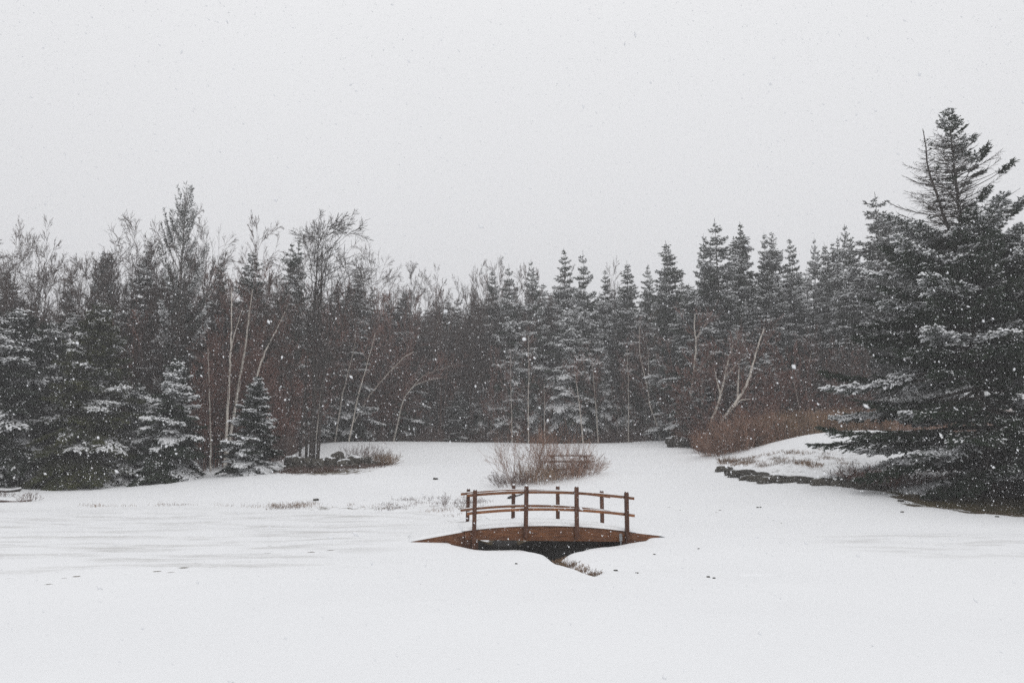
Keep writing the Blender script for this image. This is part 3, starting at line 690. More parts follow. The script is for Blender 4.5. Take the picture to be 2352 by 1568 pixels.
def bare_tree(seed, H=14., stems=((0, 0, 0, 0, 1.),), r0=.12, nk=(9, 6, 5), spread=.62, up=.06, clear=.35, nb_=18, blen=.30, m_trunk=None, m_crown=None, wig=.13, tl=.011, R=2.5, snowy=0, elr=(.35, 1.0)):
    """stems: (x, y, lean x, lean y, height fraction)"""
    rng = np.random.RandomState(seed); QT, QC, QS = Quads(), Quads(), Quads(); segs = []
    for (sx, sy, lx, ly, hf) in stems:
        n_ = 14; h_ = H * hf; tt = np.linspace(0, 1, n_); ph = rng.uniform(0, 6, 4)
        P = np.stack([sx + lx * h_ * tt ** 1.2 + .010 * h_ * np.sin(tt * 7 + ph[0]) * tt, sy + ly * h_ * tt ** 1.2 + .010 * h_ * np.sin(tt * 6 + ph[1]) * tt, h_ * tt], 1)
        P[0, 2] = -.25; rs = r0 * hf * (1 - tt) ** .9 + .006
        tube_to(QT, P, rs, 6 if r0 > .06 else 4)
        for j in range(int(nb_ * hf)):
            f_ = clear + (1 - clear) * (j + rng.rand()) / max(1, int(nb_ * hf)); q = min(f_, .985) * (n_ - 1); i = int(q); u = q - i
            b = P[i] * (1 - u) + P[min(i + 1, n_ - 1)] * u; az = rng.uniform(0, 6.28); el = rng.uniform(*elr)
            d = np.array([math.cos(az) * math.cos(el), math.sin(az) * math.cos(el), math.sin(el)])
            grow(segs, rng, b, d, h_ * blen * (1.25 - .75 * f_) * rng.uniform(.7, 1.2), max(tl * 1.5, rs[i] * .42), 1, 3, spread, up, (0,) + tuple(nk), 4, wig, tl)
    a = [s for s in segs if s[4] <= 1]; b = [s for s in segs if s[4] > 1]
    for g_, Qx in ((a, QC), (b, QC)):
        if g_: segs_to(Qx, [s[0] for s in g_], [s[1] for s in g_], [s[2] for s in g_], [s[3] for s in g_])
    if snowy:
        g_ = [s for s in segs if rng.rand() < snowy and abs((s[1] - s[0])[2]) < .8 * np.linalg.norm(s[1] - s[0])]
        if g_:
            P0 = np.array([s[0] for s in g_]); D = np.array([s[1] for s in g_]) - P0; Ln = np.linalg.norm(D, axis=1)
            snow_to(QS, P0, nrm(D), Ln, np.full(len(P0), .012) + np.array([s[2] for s in g_]) * .6, np.full(len(P0), .02))
    zt = np.sort(np.concatenate([v[:, 2] for v in QC.v])); H = float(zt[int(len(zt) * .9985)])
    return (QT.mesh('trunk', m_trunk or M_twig), QC.mesh('crown', m_crown or m_trunk or M_twig), QS.mesh('snow_cover', M_snow) if QS.n else None, R, H)

EDX = [-300, 560, 640, 690, 760, 900, 1050, 1200, 1350, 1500, 1560, 1600, 1640, 1700, 1860, 2100, 2600]
EDY = [44, 46, 50, 61, 65, 67.3, 68.6, 69, 68.2, 66.6, 62, 52.5, 47, 45.5, 45.5, 47, 50]
WMUL = 1.22
def plant(proto, name, vx, vy, Y, hw=None, label='', cat='tree', group=None, rot=None, rs=random.Random(77), basez=None):
    """put a copy so that its top reaches photo point (vx, vy) at distance Y"""
    tr, crn, sn, R, H = proto
    if Y > 43.5: Y = max(Y, float(np.interp(vx, EDX, EDY)) + rs.uniform(0, .8))
    p = at(vx, vy, Y); g_ = float(hbase(np.array([p[0]]), np.array([p[1]]))[0]) - .05 if basez is None else basez
    h_ = max(.5, p[2] - g_); sz = h_ / H; sxy = (hw * WMUL / FV * Y / R) if hw else sz * rs.uniform(.9, 1.1)
    o = tag(ob(name, None, None, (p[0], p[1], g_), (rs.gauss(0, .02), rs.gauss(0, .02), rs.uniform(0, 6.28) if rot is None else rot), (sxy, sxy, sz)), label, cat, group)
    ob('trunk', tr, o); ob('crown', crn, o)
    if sn: ob('snow_cover', sn, o)
    return o
# ------------------------------------------------------------------ prototypes
SPR = [conifer(101, 14, 2.6, .4, .42, 6, 1, 12, -16, .26, .10, snow=.48, irregular=.38, kexp=2.2, wt=.25),
       conifer(102, 14, 2.3, .8, .40, 6, 1, 16, -14, .26, .08, snow=.42, irregular=.42, kexp=2.6, wt=.3),
       conifer(103, 14, 3.0, .5, .48, 6, 1, 20, -18, .32, .14, snow=.52, irregular=.42, lean=(.01, 0), kexp=1.7, wt=.25),
       conifer(104, 14, 2.2, 1.2, .40, 6, 1, 10, -20, .25, .10, snow=.52, irregular=.4, fork=(9.5, 13.6, .7, .1, 1.3), kexp=2.2, wt=.3),
       conifer(105, 14, 2.8, .4, .50, 6, 1, 14, -10, .34, .16, snow=.55, irregular=.48, fol0=.2, kexp=2.0, wt=.2),
       conifer(106, 14, 2.5, 3.2, .42, 6, 1, 18, -16, .28, .12, snow=.42, irregular=.45, kexp=2.4, wt=.3)]
HEM = [conifer(111, 9, 2.6, .15, .30, 8, .62, 42, -14, .45, .05, blet=.10, tw=.19, tww=.028, ntw=4, snow=.14, irregular=.4, needle=M_needle_y, hang=.22),
       conifer(112, 9, 2.6, .15, .30, 8, .70, 38, -18, .48, .05, blet=.10, tw=.19, tww=.028, ntw=4, snow=.24, irregular=.4, needle=M_needle, hang=.22),
       conifer(113, 9, 2.8, .15, .32, 8, .60, 40, -12, .42, .08, blet=.10, tw=.2, tww=.028, ntw=4, snow=.22, irregular=.42, needle=M_needle, hang=.18)]
SMALL = conifer(121, 7.2, 1.95, .1, .27, 8, .92, 38, -18, .34, .12, blet=.075, tw=.14, tww=.026, ntw=4, snow=.34, snowth=.045, irregular=.38, sw=1.6)
SMALL2 = conifer(122, 7.2, 2.3, .1, .30, 8, .8, 35, -20, .40, .10, blet=.08, tw=.15, tww=.026, ntw=4, snow=.32, snowth=.045, irregular=.42, hang=.2, sw=1.6)
PINE = conifer(131, 15, 3.4, 4.0, .75, 4, .40, 60, 18, .04, .2, blet=.17, tw=.26, tww=.022, ntw=2, snow=.25, irregular=.6, needle=M_needle_g, fol0=.45, lean=(.012, 0), lat=.30)
ROUND = conifer(132, 12, 3.2, 1.2, .40, 7, .45, 65, 5, .10, .1, blet=.14, tw=.24, tww=.028, ntw=3, snow=.32, irregular=.3, needle=M_needle_g, lat=.4)
SNOWY = conifer(141, 13, 2.9, 2.5, .36, 6, .7, 30, -18, .42, .10, blet=.11, tw=.22, tww=.032, ntw=3, snow=.62, snowth=.05, irregular=.35, hang=.25, needle=M_needle, fork=(8.5, 12.8, -1.2, .2, 1.5))
BARE = [bare_tree(201, 14, r0=.11, nk=(9, 6), nb_=20, blen=.38, spread=.6, up=.02, wig=.11, clear=.3, elr=(.5, 1.1), R=2.9, tl=.0105),
        bare_tree(202, 14, stems=((0, 0, .03, 0, 1.), (.2, .1, .12, .05, .85), (-.2, 0, -.10, -.05, .9), (0, .2, -.05, .06, .95)), r0=.09, nk=(8, 6), nb_=14, blen=.28, clear=.25, spread=.55, up=.02, wig=.10, elr=(.6, 1.15), R=3.1, tl=.0105),
        bare_tree(203, 14, r0=.10, nk=(8, 6), nb_=22, blen=.28, spread=.6, up=.02, wig=.11, clear=.35, elr=(.5, 1.15), R=2.3, tl=.0105),
        bare_tree(204, 14, stems=((0, 0, -.04, 0, 1.), (.15, .1, .08, .05, .9)), r0=.12, nk=(9, 7), nb_=15, blen=.40, spread=.7, up=.015, wig=.15, elr=(.35, 1.0), R=3.4, tl=.0105),
        bare_tree(205, 14, r0=.09, nk=(7, 5), nb_=24, blen=.22, spread=.55, up=.03, wig=.10, clear=.4, elr=(.6, 1.2), R=1.9, snowy=.12, tl=.010)]
THK = [bare_tree(211, 8, stems=tuple((math.cos(i * 2.4) * .5, math.sin(i * 2.4) * .5, math.cos(i * 2.4) * .14, math.sin(i * 2.4) * .12, .75 + .25 * ((i * 7) % 5) / 4) for i in range(6)), r0=.035, nk=(8, 6), nb_=17, blen=.26,
                 spread=.5, up=.12, clear=.12, m_trunk=M_red, tl=.011, R=2.3),
       bare_tree(212, 8, stems=tuple((math.cos(i * 2.1) * .4, math.sin(i * 2.1) * .6, math.cos(i * 2.1) * .18, math.sin(i * 2.1) * .14, .7 + .3 * ((i * 5) % 4) / 3) for i in range(5)), r0=.04, nk=(7, 4), nb_=15, blen=.28,
                 spread=.6, up=.08, clear=.15, m_trunk=M_red, tl=.011, R=2.5, snowy=.08),
       bare_tree(213, 8, stems=tuple((math.cos(i * 1.9) * .5, math.sin(i * 1.9) * .5, math.cos(i * 1.9) * .10, math.sin(i * 1.9) * .1, .7 + .3 * ((i * 3) % 4) / 3) for i in range(6)), r0=.035, nk=(8, 6), nb_=16, blen=.24,
                 spread=.5, up=.12, clear=.12, m_trunk=M_twig, tl=.011, R=2.0, snowy=.18)]
YB = [bare_tree(221, 9, r0=.045, nk=(6, 3), nb_=14, blen=.2, spread=.5, up=.1, clear=.45, m_trunk=M_birch, m_crown=M_red, R=1.3, snowy=.1),
      bare_tree(222, 9, stems=((0, 0, .06, 0, 1.), (.1, 0, -.05, 0, .9)), r0=.04, nk=(6, 3), nb_=12, blen=.2, spread=.5, up=.1, clear=.5, m_trunk=M_birch, m_crown=M_twig, R=1.5, snowy=.1),
      bare_tree(223, 9, stems=((0, 0, -.10, 0, 1.),), r0=.045, nk=(6, 3), nb_=14, blen=.22, spread=.6, up=.1, clear=.4, m_trunk=M_birch, m_crown=M_red, R=1.5)]

# ------------------------------------------------------------------ the big spruce on the right
def big_boost(t_, az):
    k = float(np.interp(1 - t_, [0, .05, .09, .16, .23, .32, .39, .5, .65, .8, .95, 1], [.04, .08, .14, .24, .35, .43, .50, .66, .86, 1.0, 1.1, 1.0]))
    if t_ > .62: k *= .95 + .12 * max(0, math.cos(az)) + .15 * max(0, -math.cos(az))
    if .30 < t_ < .40: k *= .9
    return k
BIG = conifer(307, 14.2, 4.95, .8, .33, 8, 0, 24, -9, .24, .20, blet=.095, tw=.15, tww=.022, ntw=4, fol0=.30, snow=.22, snowth=.045, irregular=.32,
              bare_top=(9.3, 13.25), bare_side=-1, sw=1.7, fork=(8.6, 13.6, -1.0, .2, 1.0), wtop=.06, lat=.30, trr=.21, boost=big_boost, gap=(1.7, 3.1))
pb = at(2245, 1130, 30)
bt = at(2195, 258, 30); gb_ = hz(pb[0], 30.0) - .05
o = tag(ob('spruce_tree', None, None, (at(2232, 700, 30)[0], 30, gb_), (0, -.012, 0), (1, 1, (bt[2] - gb_) / 14.2)), 'tallest spruce at the right edge with twin half bare tops and snowy lower boughs', 'spruce')
ob('trunk', BIG[0], o); ob('crown', BIG[1], o); ob('snow_cover', BIG[2], o)

# ------------------------------------------------------------------ named trees: (proto, name, vx, vy, distance, half width px, label)
G1 = 'conifers at the left edge of the meadow'
T = [
 (HEM[1], 'hemlock_tree', 45, 712, 40, 135, 'wide dark hemlock at the far left edge, its skirt touching the snow', 'conifer', G1),
 (HEM[0], 'hemlock_tree', 228, 706, 40.5, 118, 'big olive green hemlock with a round top, second from the left edge', 'conifer', G1),
 (HEM[2], 'hemlock_tree', 130, 742, 43, 100, 'darker hemlock squeezed between the two big ones on the left', 'conifer', G1),
 (SMALL2, 'hemlock_tree', 402, 822, 40.5, 88, 'snow laden hemlock directly left of the small spruce, below the tall pine', 'conifer', G1),
 (SMALL, 'spruce_tree', 583, 862, 40.5, 72, 'small cone shaped spruce with thick snow on its boughs left of the stone heap', 'spruce', G1),
 (HEM[2], 'hemlock_tree', -90, 690, 41, 120, 'hemlock cut by the left edge of the photo', 'conifer', G1),
 (SMALL2, 'spruce_tree', 318, 880, 42.0, 70, 'snowy young conifer between the olive hemlock and the snow laden one', 'conifer', G1),
 (PINE, 'pine_tree', 432, 455, 45, 75, 'tall open pine with upswept boughs standing highest on the left', 'pine', None),
 (ROUND, 'pine_tree', 250, 598, 56, 62, 'pale grey green round topped pine between the bare trees on the left', 'pine', None),
 (SPR[1], 'spruce_tree', 345, 572, 50, 58, 'dark spruce just left of the tall open pine', 'spruce', None),
 (SPR[0], 'spruce_tree', 182, 628, 52, 40, 'narrow spruce tip right of the multi stemmed bare tree on the left', 'spruce', None),
 (SPR[1], 'spruce_tree', 20, 612, 52, 70, 'dark spruce behind the leftmost bare trees', 'spruce', None),
 (SPR[2], 'spruce_tree', 516, 588, 52, 40, 'thin spruce tip immediately right of the tall open pine', 'spruce', None),
 (SPR[1], 'spruce_tree', 586, 575, 52, 56, 'blunt topped spruce with bare whips rising from it, left of the pointed one', 'spruce', None),
 (SPR[3], 'spruce_tree', 664, 545, 54, 40, 'slim sharply pointed spruce left of the large leafless tree', 'spruce', None),
 (SPR[0], 'spruce_tree', 812, 628, 54, 62, 'dark spruce right behind the large leafless tree', 'spruce', None),
 (SPR[2], 'spruce_tree', 720, 690, 56, 55, 'short spruce hidden behind the trunk of the large leafless tree', 'spruce', None),
 (SPR[1], 'spruce_tree', 925, 662, 68, 52, 'first dark spruce right of the dip in the skyline', 'spruce', None),
 (SPR[4], 'spruce_tree', 1172, 610, 70, 42, 'spruce with a small double tip left of centre on the skyline', 'spruce', None),
 (SPR[0], 'spruce_tree', 1130, 622, 71, 40, 'slightly lower spruce left of the double tipped one', 'spruce', None),
 (SPR[2], 'spruce_tree', 1236, 598, 70, 45, 'broad shouldered spruce above the middle of the bridge', 'spruce', None),
 (SPR[0], 'spruce_tree', 1294, 572, 70, 44, 'paler pointed spruce, left of the pair above the bridge', 'spruce', None),
 (SPR[4], 'spruce_tree', 1341, 577, 69, 44, 'dark pointed spruce, right of the pair above the bridge', 'spruce', None),
 (SPR[0], 'spruce_tree', 1386, 618, 71, 34, 'small spruce tip just right of the pair above the bridge', 'spruce', None),
 (SPR[1], 'spruce_tree', 1436, 601, 70, 38, 'snow speckled spruce midway to the lone dark peak', 'spruce', None),
 (SPR[0], 'spruce_tree', 1484, 608, 71, 36, 'low spruce left of the lone dark peak', 'spruce', None),
 (SPR[1], 'spruce_tree', 1538, 551, 64, 52, 'lone dark peak standing out left of the big snowy spruce group', 'spruce', None),
 (SPR[2], 'spruce_tree', 1605, 540, 60, 48, 'spruce leaning against the left side of the big snowy peak', 'spruce', None),
 (SPR[4], 'spruce_tree', 1642, 502, 57, 72, 'big snowy spruce with a crooked open top right of the lone dark peak', 'spruce', None),
 (SPR[3], 'spruce_tree', 1700, 508, 60, 52, 'pale narrow spruce with snow right up to its tip', 'spruce', None),
 (SPR[0], 'spruce_tree', 1752, 536, 62, 36, 'left of two sharp twin tips right of the pale narrow spruce', 'spruce', None),
 (SPR[5], 'spruce_tree', 1778, 531, 61, 42, 'right of two sharp twin tips, a little taller', 'spruce', None),
 (SPR[0], 'spruce_tree', 1826, 540, 60, 40, 'pointed spruce following the twin tips on the right', 'spruce', None),
 (SPR[2], 'spruce_tree', 1856, 547, 61, 36, 'spindly spruce tip between two fuller ones on the right skyline', 'spruce', None),
 (SPR[1], 'spruce_tree', 1886, 560, 62, 32, 'lowest spruce tip in the row left of the great peak', 'spruce', None),
 (SPR[3], 'spruce_tree', 1906, 545, 63, 34, 'frosted pale tip just left of the shoulder of the great peak', 'spruce', None),
 (SPR[2], 'spruce_tree', 1953, 508, 57, 52, 'dark shoulder spruce against the left flank of the great peak', 'spruce', None),
 (SPR[4], 'spruce_tree', 1994, 442, 56, 88, 'great peak, the tallest spruce of the forest behind the mound', 'spruce', None),
 (ROUND, 'spruce_tree', 2040, 515, 58, 60, 'fuller grey conifer on the right flank of the great peak', 'conifer', None),
 (SPR[3], 'spruce_tree', 2087, 494, 60, 62, 'snowy column shaped conifer between the great peak and the biggest spruce', 'conifer', None),
 (SPR[2], 'spruce_tree', 2150, 560, 58, 62, 'snowy spruce behind the left side of the biggest spruce', 'spruce', None),
 (SPR[0], 'spruce_tree', 2345, 548, 66, 60, 'spruce showing right of the biggest one at the edge of the photo', 'spruce', None),
 (SPR[5], 'spruce_tree', 2270, 600, 67, 60, 'spruce hidden behind the right boughs of the biggest one', 'spruce', None),
 (SNOWY, 'spruce_tree', 1300, 712, 66, 66, 'snow covered forked conifer standing in front of the forest above the bridge', 'conifer', None),
 (SNOWY, 'spruce_tree', 1180, 790, 68.5, 38, 'smaller snow covered conifer left of the forked one', 'conifer', None),
 (BARE[4], 'bare_tree', 38, 498, 50, 40, 'thin leafless tree nearest the left edge', 'tree', None),
 (BARE[1], 'bare_tree', 125, 512, 49, 62, 'many stemmed leafless tree with a fan of fine twigs near the left edge', 'tree', None),
 (BARE[3], 'bare_tree', 312, 482, 49, 84, 'leafless tree with crooked wide limbs left of the tall pine', 'tree', None),
 (BARE[2], 'bare_tree', 402, 440, 48, 30, 'thin leafless whip rising behind the tall pine', 'tree', None),
 (BARE[2], 'bare_tree', 598, 488, 52, 46, 'slender leafless tree rising out of the blunt topped spruce', 'tree', None),
 (BARE[3], 'bare_tree', 862, 553, 58, 62, 'leafless tree with a broad pale crown right of the largest one', 'tree', None),
 (BARE[0], 'bare_tree', 800, 570, 57, 50, 'leafless tree crown directly behind the right side of the largest one', 'tree', None),
 (BARE[4], 'bare_tree', 700, 520, 56, 36, 'leafless whip between the pointed spruce and the largest leafless tree', 'tree', None),
 (BARE[2], 'bare_tree', 940, 598, 66, 36, 'first thin leafless tree in the dip of the skyline', 'tree', None),
 (BARE[4], 'bare_tree', 972, 612, 68, 34, 'second thin leafless tree in the dip of the skyline', 'tree', None),
 (BARE[1], 'bare_tree', 1020, 618, 68, 46, 'leafless tree with spreading stems in the dip of the skyline', 'tree', None),
 (BARE[1], 'bare_tree', 1082, 600, 67, 48, 'densest leafless fan left of the central spruces', 'tree', None),
 (BARE[2], 'bare_tree', 1155, 592, 73, 30, 'leafless tips showing behind the double tipped spruce', 'tree', None),
 (BARE[4], 'bare_tree', 1408, 585, 75, 26, 'few leafless whips above the low spruces right of centre', 'tree', None),
 (BARE[0], 'bare_tree', 640, 620, 50, 50, 'leafless tree in front of the slim pointed spruce', 'tree', None),
 (BARE[2], 'bare_tree', 200, 590, 53, 40, 'leafless tree beside the pale round topped pine', 'tree', None),
 (BARE[2], 'bare_tree', 470, 560, 50, 40, 'leafless tree standing against the right side of the tall pine', 'tree', None),
 (BARE[0], 'bare_tree', -40, 545, 47, 60, 'leafless tree just outside the left edge reaching in', 'tree', None),
]
for (pr, nm_, vx, vy, Y, hw, lb, ct, gp) in T: plant(pr, nm_, vx, vy, Y, hw * (.9 if pr in HEM + [SMALL, SMALL2, SNOWY, PINE, ROUND] or pr in BARE else 1), lb, ct, gp)

# the largest leafless tree in the stone heap
MAIN = bare_tree(401, 14.2, stems=((0, 0, .022, 0, .97), (.10, .1, -.03, 0, 1.), (.42, 0, .045, .02, .8), (-.78, .1, .02, .04, .55), (-.33, .1, -.06, .05, .62)), r0=.17, nk=(9, 7), nb_=16, blen=.36, spread=.7, up=.02, clear=.34,
                 m_trunk=M_dark, m_crown=M_dark, wig=.15, tl=.010, R=2.9, elr=(.45, 1.1))
plant(MAIN, 'bare_tree', 737, 485, 41.4, 82, 'largest leafless tree with dark clustered trunks growing out of the stone heap', 'tree', rot=0)

# ------------------------------------------------------------------ filler forest: rows behind and between the named trees
rf = random.Random(42)
SK = [(-300, 640), (0, 640), (200, 660), (400, 600), (640, 640), (800, 660), (930, 690), (1100, 655), (1240, 640), (1500, 640), (1640, 590), (1900, 590), (2000, 560), (2350, 590), (2700, 560)]
def skl(vx):
    for (a, b), (c_, d) in zip(SK, SK[1:]):
        if a <= vx <= c_: return b + (d - b) * (vx - a) / (c_ - a)
    return 640
LM = [(-60, 'the left photo edge'), (45, 'the leftmost hemlock'), (130, 'the fan shaped bare tree'), (230, 'the olive hemlock'), (330, 'the crooked bare tree'), (430, 'the tall open pine'), (515, 'the white birch pair'),
      (590, 'the blunt topped spruce'), (664, 'the slim pointed spruce'), (740, 'the largest bare tree'), (812, 'the stone heap'), (870, 'the bent birch'), (930, 'the skyline dip'), (1010, 'the arching birch'), (1082, 'the densest bare fan'),
      (1172, 'the smaller snowy conifer'), (1236, 'the broad shouldered spruce'), (1300, 'the forked snowy conifer'), (1370, 'the picnic table'), (1440, 'the slim upright birch'), (1500, 'the left leaning birch'), (1545, 'the lone dark peak'),
      (1596, 'the tallest white birch'), (1645, 'the crooked topped spruce'), (1700, 'the leaning birches'), (1765, 'the sharp twin tips'), (1830, 'the slanting dim birch'), (1890, 'the mound crest'), (1950, 'the dark shoulder spruce'), (2000, 'the great peak'),
      (2087, 'the column shaped conifer'), (2160, 'the wire fence'), (2240, 'the biggest spruce'), (2350, 'the right photo edge'), (2480, 'the area past the right edge')]
GN = ['left forest', 'central forest', 'right forest']
USED = {}
def lab(kind, rank, vx):
    l_ = min(LM, key=lambda q: abs(q[0] - vx)); sd_ = 'left of' if vx < l_[0] - 14 else ('right of' if vx > l_[0] + 14 else 'over by')
    base = f'{kind} {rank}, {sd_} {l_[1]}'; USED[base] = USED.get(base, 0) + 1
    return base if USED[base] == 1 else ({2: 'second ', 3: 'third ', 4: 'fourth ', 5: 'fifth '}.get(USED[base], 'another ') + base)
def zone(vx): return 0 if vx < 700 else (1 if vx < 1560 else 2)
def row(vx0, vx1, step, Y0, Y1, d0, d1, protos, name, labs, cat, h0, h1):
    kind_, grp_, rank_ = labs
    vx = vx0
    while vx < vx1:
        Y = rf.uniform(Y0, Y1); v = skl(vx) + rf.uniform(d0, d1); lb = lab(kind_, rank_, vx); gp = grp_ + ' ' + GN[zone(vx)]
        plant(rf.choice(protos), name, vx, v, Y, rf.uniform(h0, h1) * 60 / Y, lb, cat, gp)
        vx += step * rf.uniform(.7, 1.3)
SP = SPR + [SPR[0], SPR[4]]
row(-260, 440, 50, 47, 52, 50, 150, SP, 'spruce_tree', ('dusky spruce', 'spruces filling the', 'in the front rank'), 'spruce', 44, 62)
row(-260, 760, 50, 56, 62, 30, 110, SP, 'spruce_tree', ('dusky spruce', 'spruces filling the', 'in the second rank'), 'spruce', 46, 66)
row(740, 1560, 34, 72, 75, 20, 90, SP, 'spruce_tree', ('dusky spruce', 'spruces filling the', 'in the front rank'), 'spruce', 46, 64)
row(740, 1620, 34, 76, 82, 5, 50, SP, 'spruce_tree', ('dusky spruce', 'spruces filling the', 'in the back rank'), 'spruce', 50, 70)
row(1540, 2050, 34, 56, 62, 30, 120, SP, 'spruce_tree', ('dusky spruce', 'spruces filling the', 'in the front rank'), 'spruce', 46, 62)
row(1560, 2640, 36, 70, 78, -5, 60, SP, 'spruce_tree', ('dusky spruce', 'spruces filling the', 'in the back rank'), 'spruce', 50, 72)
row(2060, 2640, 56, 67, 69, 130, 220, SP, 'spruce_tree', ('dusky spruce', 'spruces filling the', 'low in the back rank'), 'spruce', 50, 70)
row(840, 1560, 74, 68, 71, 130, 260, [SNOWY, SPR[2], SPR[4]], 'spruce_tree', ('dusky spruce', 'spruces filling the', 'half height at the forest foot'), 'spruce', 30, 46)
row(1560, 1960, 66, 53, 57, 150, 300, [SNOWY, SPR[4], SPR[2]], 'spruce_tree', ('dusky spruce', 'spruces filling the', 'half height at the forest foot'), 'spruce', 34, 52)
row(440, 900, 16, 50, 60, -10, 140, BARE, 'bare_tree', ('leafless tree', 'leafless trees of the', 'thin among the second rank'), 'tree', 30, 52)
row(880, 1240, 22, 67, 72, -40, 90, BARE, 'bare_tree', ('leafless tree', 'leafless trees of the', 'against the skyline'), 'tree', 30, 48)
row(1280, 1560, 50, 67, 70, 80, 220, BARE, 'bare_tree', ('leafless tree', 'leafless trees of the', 'in the front rank'), 'tree', 30, 44)
row(20, 480, 34, 45, 50, 20, 150, BARE, 'bare_tree', ('leafless tree', 'leafless trees of the', 'in the front rank'), 'tree', 34, 50)
row(470, 690, 30, 45, 50, 110, 240, THK[:2], 'sapling', ('twiggy sapling', 'twiggy saplings of the', 'at the forest edge'), 'sapling', 44, 60)
row(470, 940, 15, 49, 62, 0, 170, THK[:2], 'sapling', ('twiggy sapling', 'twiggy saplings of the', 'in the deep thicket'), 'sapling', 40, 58)
row(-80, 480, 46, 47, 52, -120, -50, BARE, 'bare_tree', ('slender leafless tree', 'leafless trees of the', 'above the conifers'), 'tree', 40, 58)
row(440, 940, 17, 52, 62, -25, 60, THK, 'sapling', ('tall twiggy sapling', 'twiggy saplings of the', 'near the skyline'), 'sapling', 40, 56)
row(-60, 440, 30, 47, 52, 10, 110, THK, 'sapling', ('tall twiggy sapling', 'twiggy saplings of the', 'near the skyline'), 'sapling', 40, 56)
row(900, 1300, 24, 70, 73, -35, 50, THK[1:] + BARE[:2], 'sapling', ('tall twiggy sapling', 'twiggy saplings of the', 'near the skyline'), 'sapling', 34, 48)
row(690, 940, 18, 67, 70, 120, 260, THK, 'sapling', ('twiggy sapling', 'twiggy saplings of the', 'in the rear thicket'), 'sapling', 36, 50)
row(880, 1560, 19, 69.3, 71.5, 110, 330, THK, 'sapling', ('twiggy sapling', 'twiggy saplings of the', 'at the meadow edge'), 'sapling', 26, 42)
row(1560, 1960, 17, 52, 55, 150, 330, THK, 'sapling', ('twiggy sapling', 'twiggy saplings of the', 'in the upper thicket'), 'sapling', 32, 50)
row(1600, 1960, 34, 46, 50, 290, 370, THK[:2], 'sapling', ('twiggy sapling', 'twiggy saplings of the', 'in the low thicket'), 'sapling', 30, 44)
row(470, 680, 44, 44.5, 46.5, 150, 300, YB, 'birch_tree', ('pale young birch', 'young birches of the', 'at the forest edge'), 'birch', 14, 24)
row(880, 1560, 24, 66.8, 68.2, 180, 340, YB, 'birch_tree', ('pale young birch', 'young birches of the', 'at the meadow edge'), 'birch', 12, 22)
row(1570, 1950, 50, 50, 53, 230, 330, YB, 'birch_tree', ('pale young birch', 'young birches of the', 'in the thicket'), 'birch', 14, 24)

# ------------------------------------------------------------------ individual birches drawn by their trunks
def birch(paths, Y, r0, label, seed, twm=None):
    r0 *= 1.1 if Y < 60 else .82
    rng = np.random.RandomState(seed); QT, QC = Quads(), Quads(); base = None; segs = []
    for pi, pts in enumerate(paths):
        W_ = [np.array(at(x, y, Y + (0 if pi == 0 else .25 * math.sin(pi * 2 + i)))) for i, (x, y) in enumerate(pts)]
        if pi == 0:
            g_ = hz(W_[0][0], Y); b0 = W_[0].copy(); b0[2] = g_ - .2
            if W_[0][2] > g_ + .3: b0[:2] -= (W_[1] - W_[0])[:2] * .3; W_ = [b0] + W_
            else: W_[0] = b0
            base = np.array([W_[0][0], W_[0][1], g_])
        W_ = np.array(W_); k = len(W_); tt = np.linspace(0, k - 1, 4 * k); P = np.stack([np.interp(tt, range(k), W_[:, j]) for j in range(3)], 1)
        P[1:-1] = (P[:-2] + P[1:-1] * 2 + P[2:]) / 4; P[1:-1] += rng.normal(0, .012, P[1:-1].shape)
        q = np.linspace(0, 1, len(P)); rs = (r0 if pi == 0 else r0 * .5) * (1 - q * .72)
        tube_to(QT, P - base, rs, 6)
        for j in range(16 if pi == 0 else 8):
            f_ = rng.uniform(.35 if pi == 0 else .2, 1); i = min(len(P) - 2, int(f_ * (len(P) - 1))); d0 = nrm(P[i + 1] - P[i])
            rv = rng.normal(0, 1, 3); rv[2] = abs(rv[2]) * .5; d = nrm(d0 * .8 + nrm(rv) * .7)
            grow(segs, rng, P[i] - base, d, rng.uniform(.9, 2.2), max(.008, rs[i] * .35), 1, 3, .55, .03, (0, 6, 4), 4, .14, .005)
    segs_to(QC, [s[0] for s in segs], [s[1] for s in segs], [s[2] for s in segs], [s[3] for s in segs])
    o = tag(ob('birch_tree', None, None, tuple(base)), label, 'birch'); ob('trunk', QT.mesh('trunk', M_birch), o); ob('crown', QC.mesh('crown', twm or M_red), o)
birch([[(768, 1012), (786, 905), (794, 878), (803, 841), (815, 794), (817, 760)]], 63, .085, 'pale birch leaning right, second trunk right of the largest leafless tree', 1)
birch([[(800, 1012), (823, 905), (832, 876), (842, 841), (851, 808), (862, 765)]], 64, .085, 'pale birch leaning right, third trunk right of the largest leafless tree', 2)
birch([[(792, 1008), (820, 955), (851, 904), (873, 878), (902, 847), (926, 821), (950, 808)]], 65, .10, 'long birch bent far to the right across the dark thicket', 3)
birch([[(903, 1010), (926, 915), (948, 887), (974, 876), (1016, 867)], [(948, 887), (970, 863), (1005, 849), (1049, 837)]], 66, .09, 'arching birch whose two tops bend almost level to the right', 4)
birch([[(724, 1015), (741, 871), (750, 825), (757, 780)]], 60, .06, 'dim thin birch just right of the largest leafless tree trunk', 5)
birch([[(562, 1030), (591, 855), (613, 798), (635, 758), (662, 700)]], 46, .07, 'slanting birch crossing up to the right above the small spruce', 6)
birch([[(524, 1030), (543, 921), (554, 855), (563, 802), (571, 732), (580, 665)]], 45.5, .095, 'tall white birch, right of the close pair left of the small spruce', 7)
